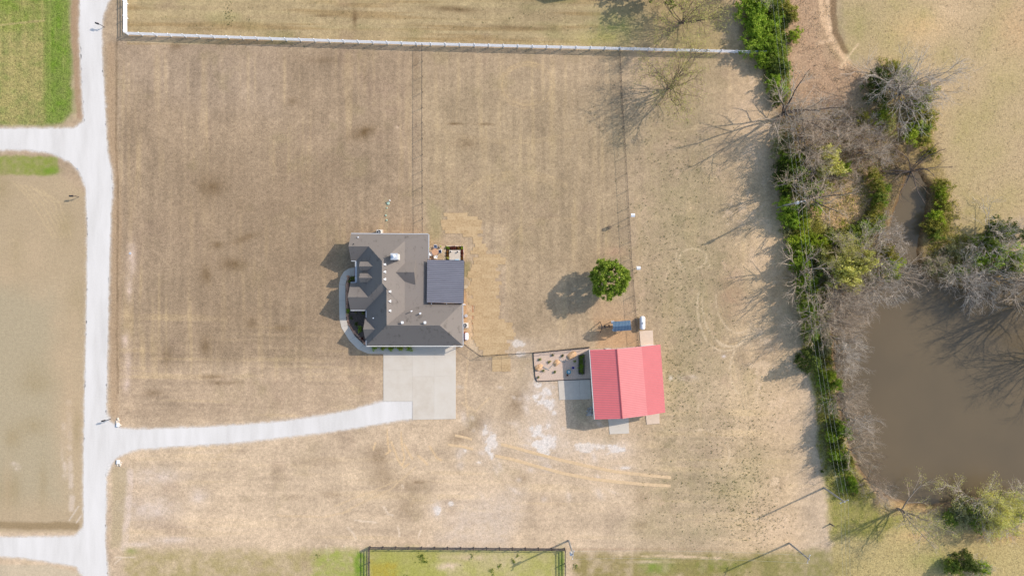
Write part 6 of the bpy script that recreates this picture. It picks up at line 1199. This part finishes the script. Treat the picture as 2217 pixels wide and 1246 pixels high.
cover('ivy', inregions([(IVY, 1), ([(1612, -40), (1700, -40), (1712, 215), (1672, 230), (1655, 150), (1625, 90)], .5), ([(1900, 380), (1925, 400), (1905, 500), (1800, 535), (1790, 510), (1880, 475)], .35)], 4200, 17), .11, 7, .17, .8, 'leaf_bright', 'bright green creepers filling the left flank of the hedgerow', 41)
r_ = np.random.default_rng(55); P_ = []
for (cx, cy, sx, sy, n) in ((1470, 600, 60, 110, 330), (1460, 820, 50, 60, 160), (1480, 350, 60, 90, 160), (1450, 620, 40, 60, 120), (1440, 780, 30, 60, 170), (1410, 300, 40, 50, 70), (1370, 240, 50, 40, 40), (1610, 1050, 45, 70, 330), (1550, 1090, 70, 55, 260), (1600, 940, 50, 80, 240), (1480, 860, 30, 30, 60), (1640, 880, 50, 60, 110), (1480, 480, 60, 60, 60), (1640, 1130, 40, 30, 200), (1500, 720, 50, 90, 100), (1510, 1010, 70, 50, 90), (495, 30, 6, 14, 40), (600, 45, 120, 25, 60), (1100, 50, 100, 25, 60), (1960, 1160, 80, 30, 60), (1000, 1215, 90, 14, 20)):
    P_.append(np.stack([r_.normal(cx, sx, n), r_.normal(cy, sy, n)], 1))
P_ = np.concatenate(P_); P_ = P_[r_.random(len(P_)) < .8]; P_ = P_[(P_[:, 0] < 1780) | (P_[:, 1] > 1120)]; P_ = P_[~((P_[:, 0] > 1270) & (P_[:, 0] < 1440) & (P_[:, 1] > 690) & (P_[:, 1] < 920))]
cover('weeds', P_, .065, 5, .06, .06, 'weedgreen', 'small dark green weed rosettes dotted over the dry field', 37)
cover('clover', np.concatenate([np.stack([r_.normal(cx, sx, n), r_.normal(cy, sy, n)], 1) for cx, cy, sx, sy, n in ((913, 1205, 4, 4, 30), (918, 1214, 3, 2, 16), (878, 1248, 4, 2, 10), (1065, 1235, 2, 5, 16), (1081, 1224, 3, 2, 12), (1120, 1203, 2, 2, 8), (1022, 1202, 2, 3, 8), (1112, 1213, 2, 2, 8), (1245, 1224, 3, 2, 10), (1112, 1216, 3, 1, 5), (688, 1203, 3, 3, 5))]), .09, 5, .1, .08, 'leaf_mid', 'vivid green clover patches in the fenced bottom pasture', 39)
# neighbour's shed just beyond the top edge, its shadow reaches the strip
sh = empty('shed', R(1250, -65), 'low shed just beyond the top edge that shades the strip', 'shed')
mb = MB(); mb.prism([R(x, y).to_2d() for x, y in ((1203, -30), (1297, -30), (1297, -100), (1203, -100))], 0, 2.9); mb.face([R(1203, -30, 2.9), R(1297, -30, 2.9), R(1250, -30, 4.2)]); mb.face([R(1203, -100, 2.9), R(1250, -100, 4.2), R(1297, -100, 2.9)]); mb.build('wall', M['trim'], sh)
mb = MB(); mb.face([R(1200, -27, 2.92), R(1250, -27, 4.35), R(1250, -103, 4.35), R(1200, -103, 2.92)]); mb.face([R(1250, -27, 4.35), R(1300, -27, 2.92), R(1300, -103, 2.92), R(1250, -103, 4.35)]); mb.build('roof', M['galv'], sh)
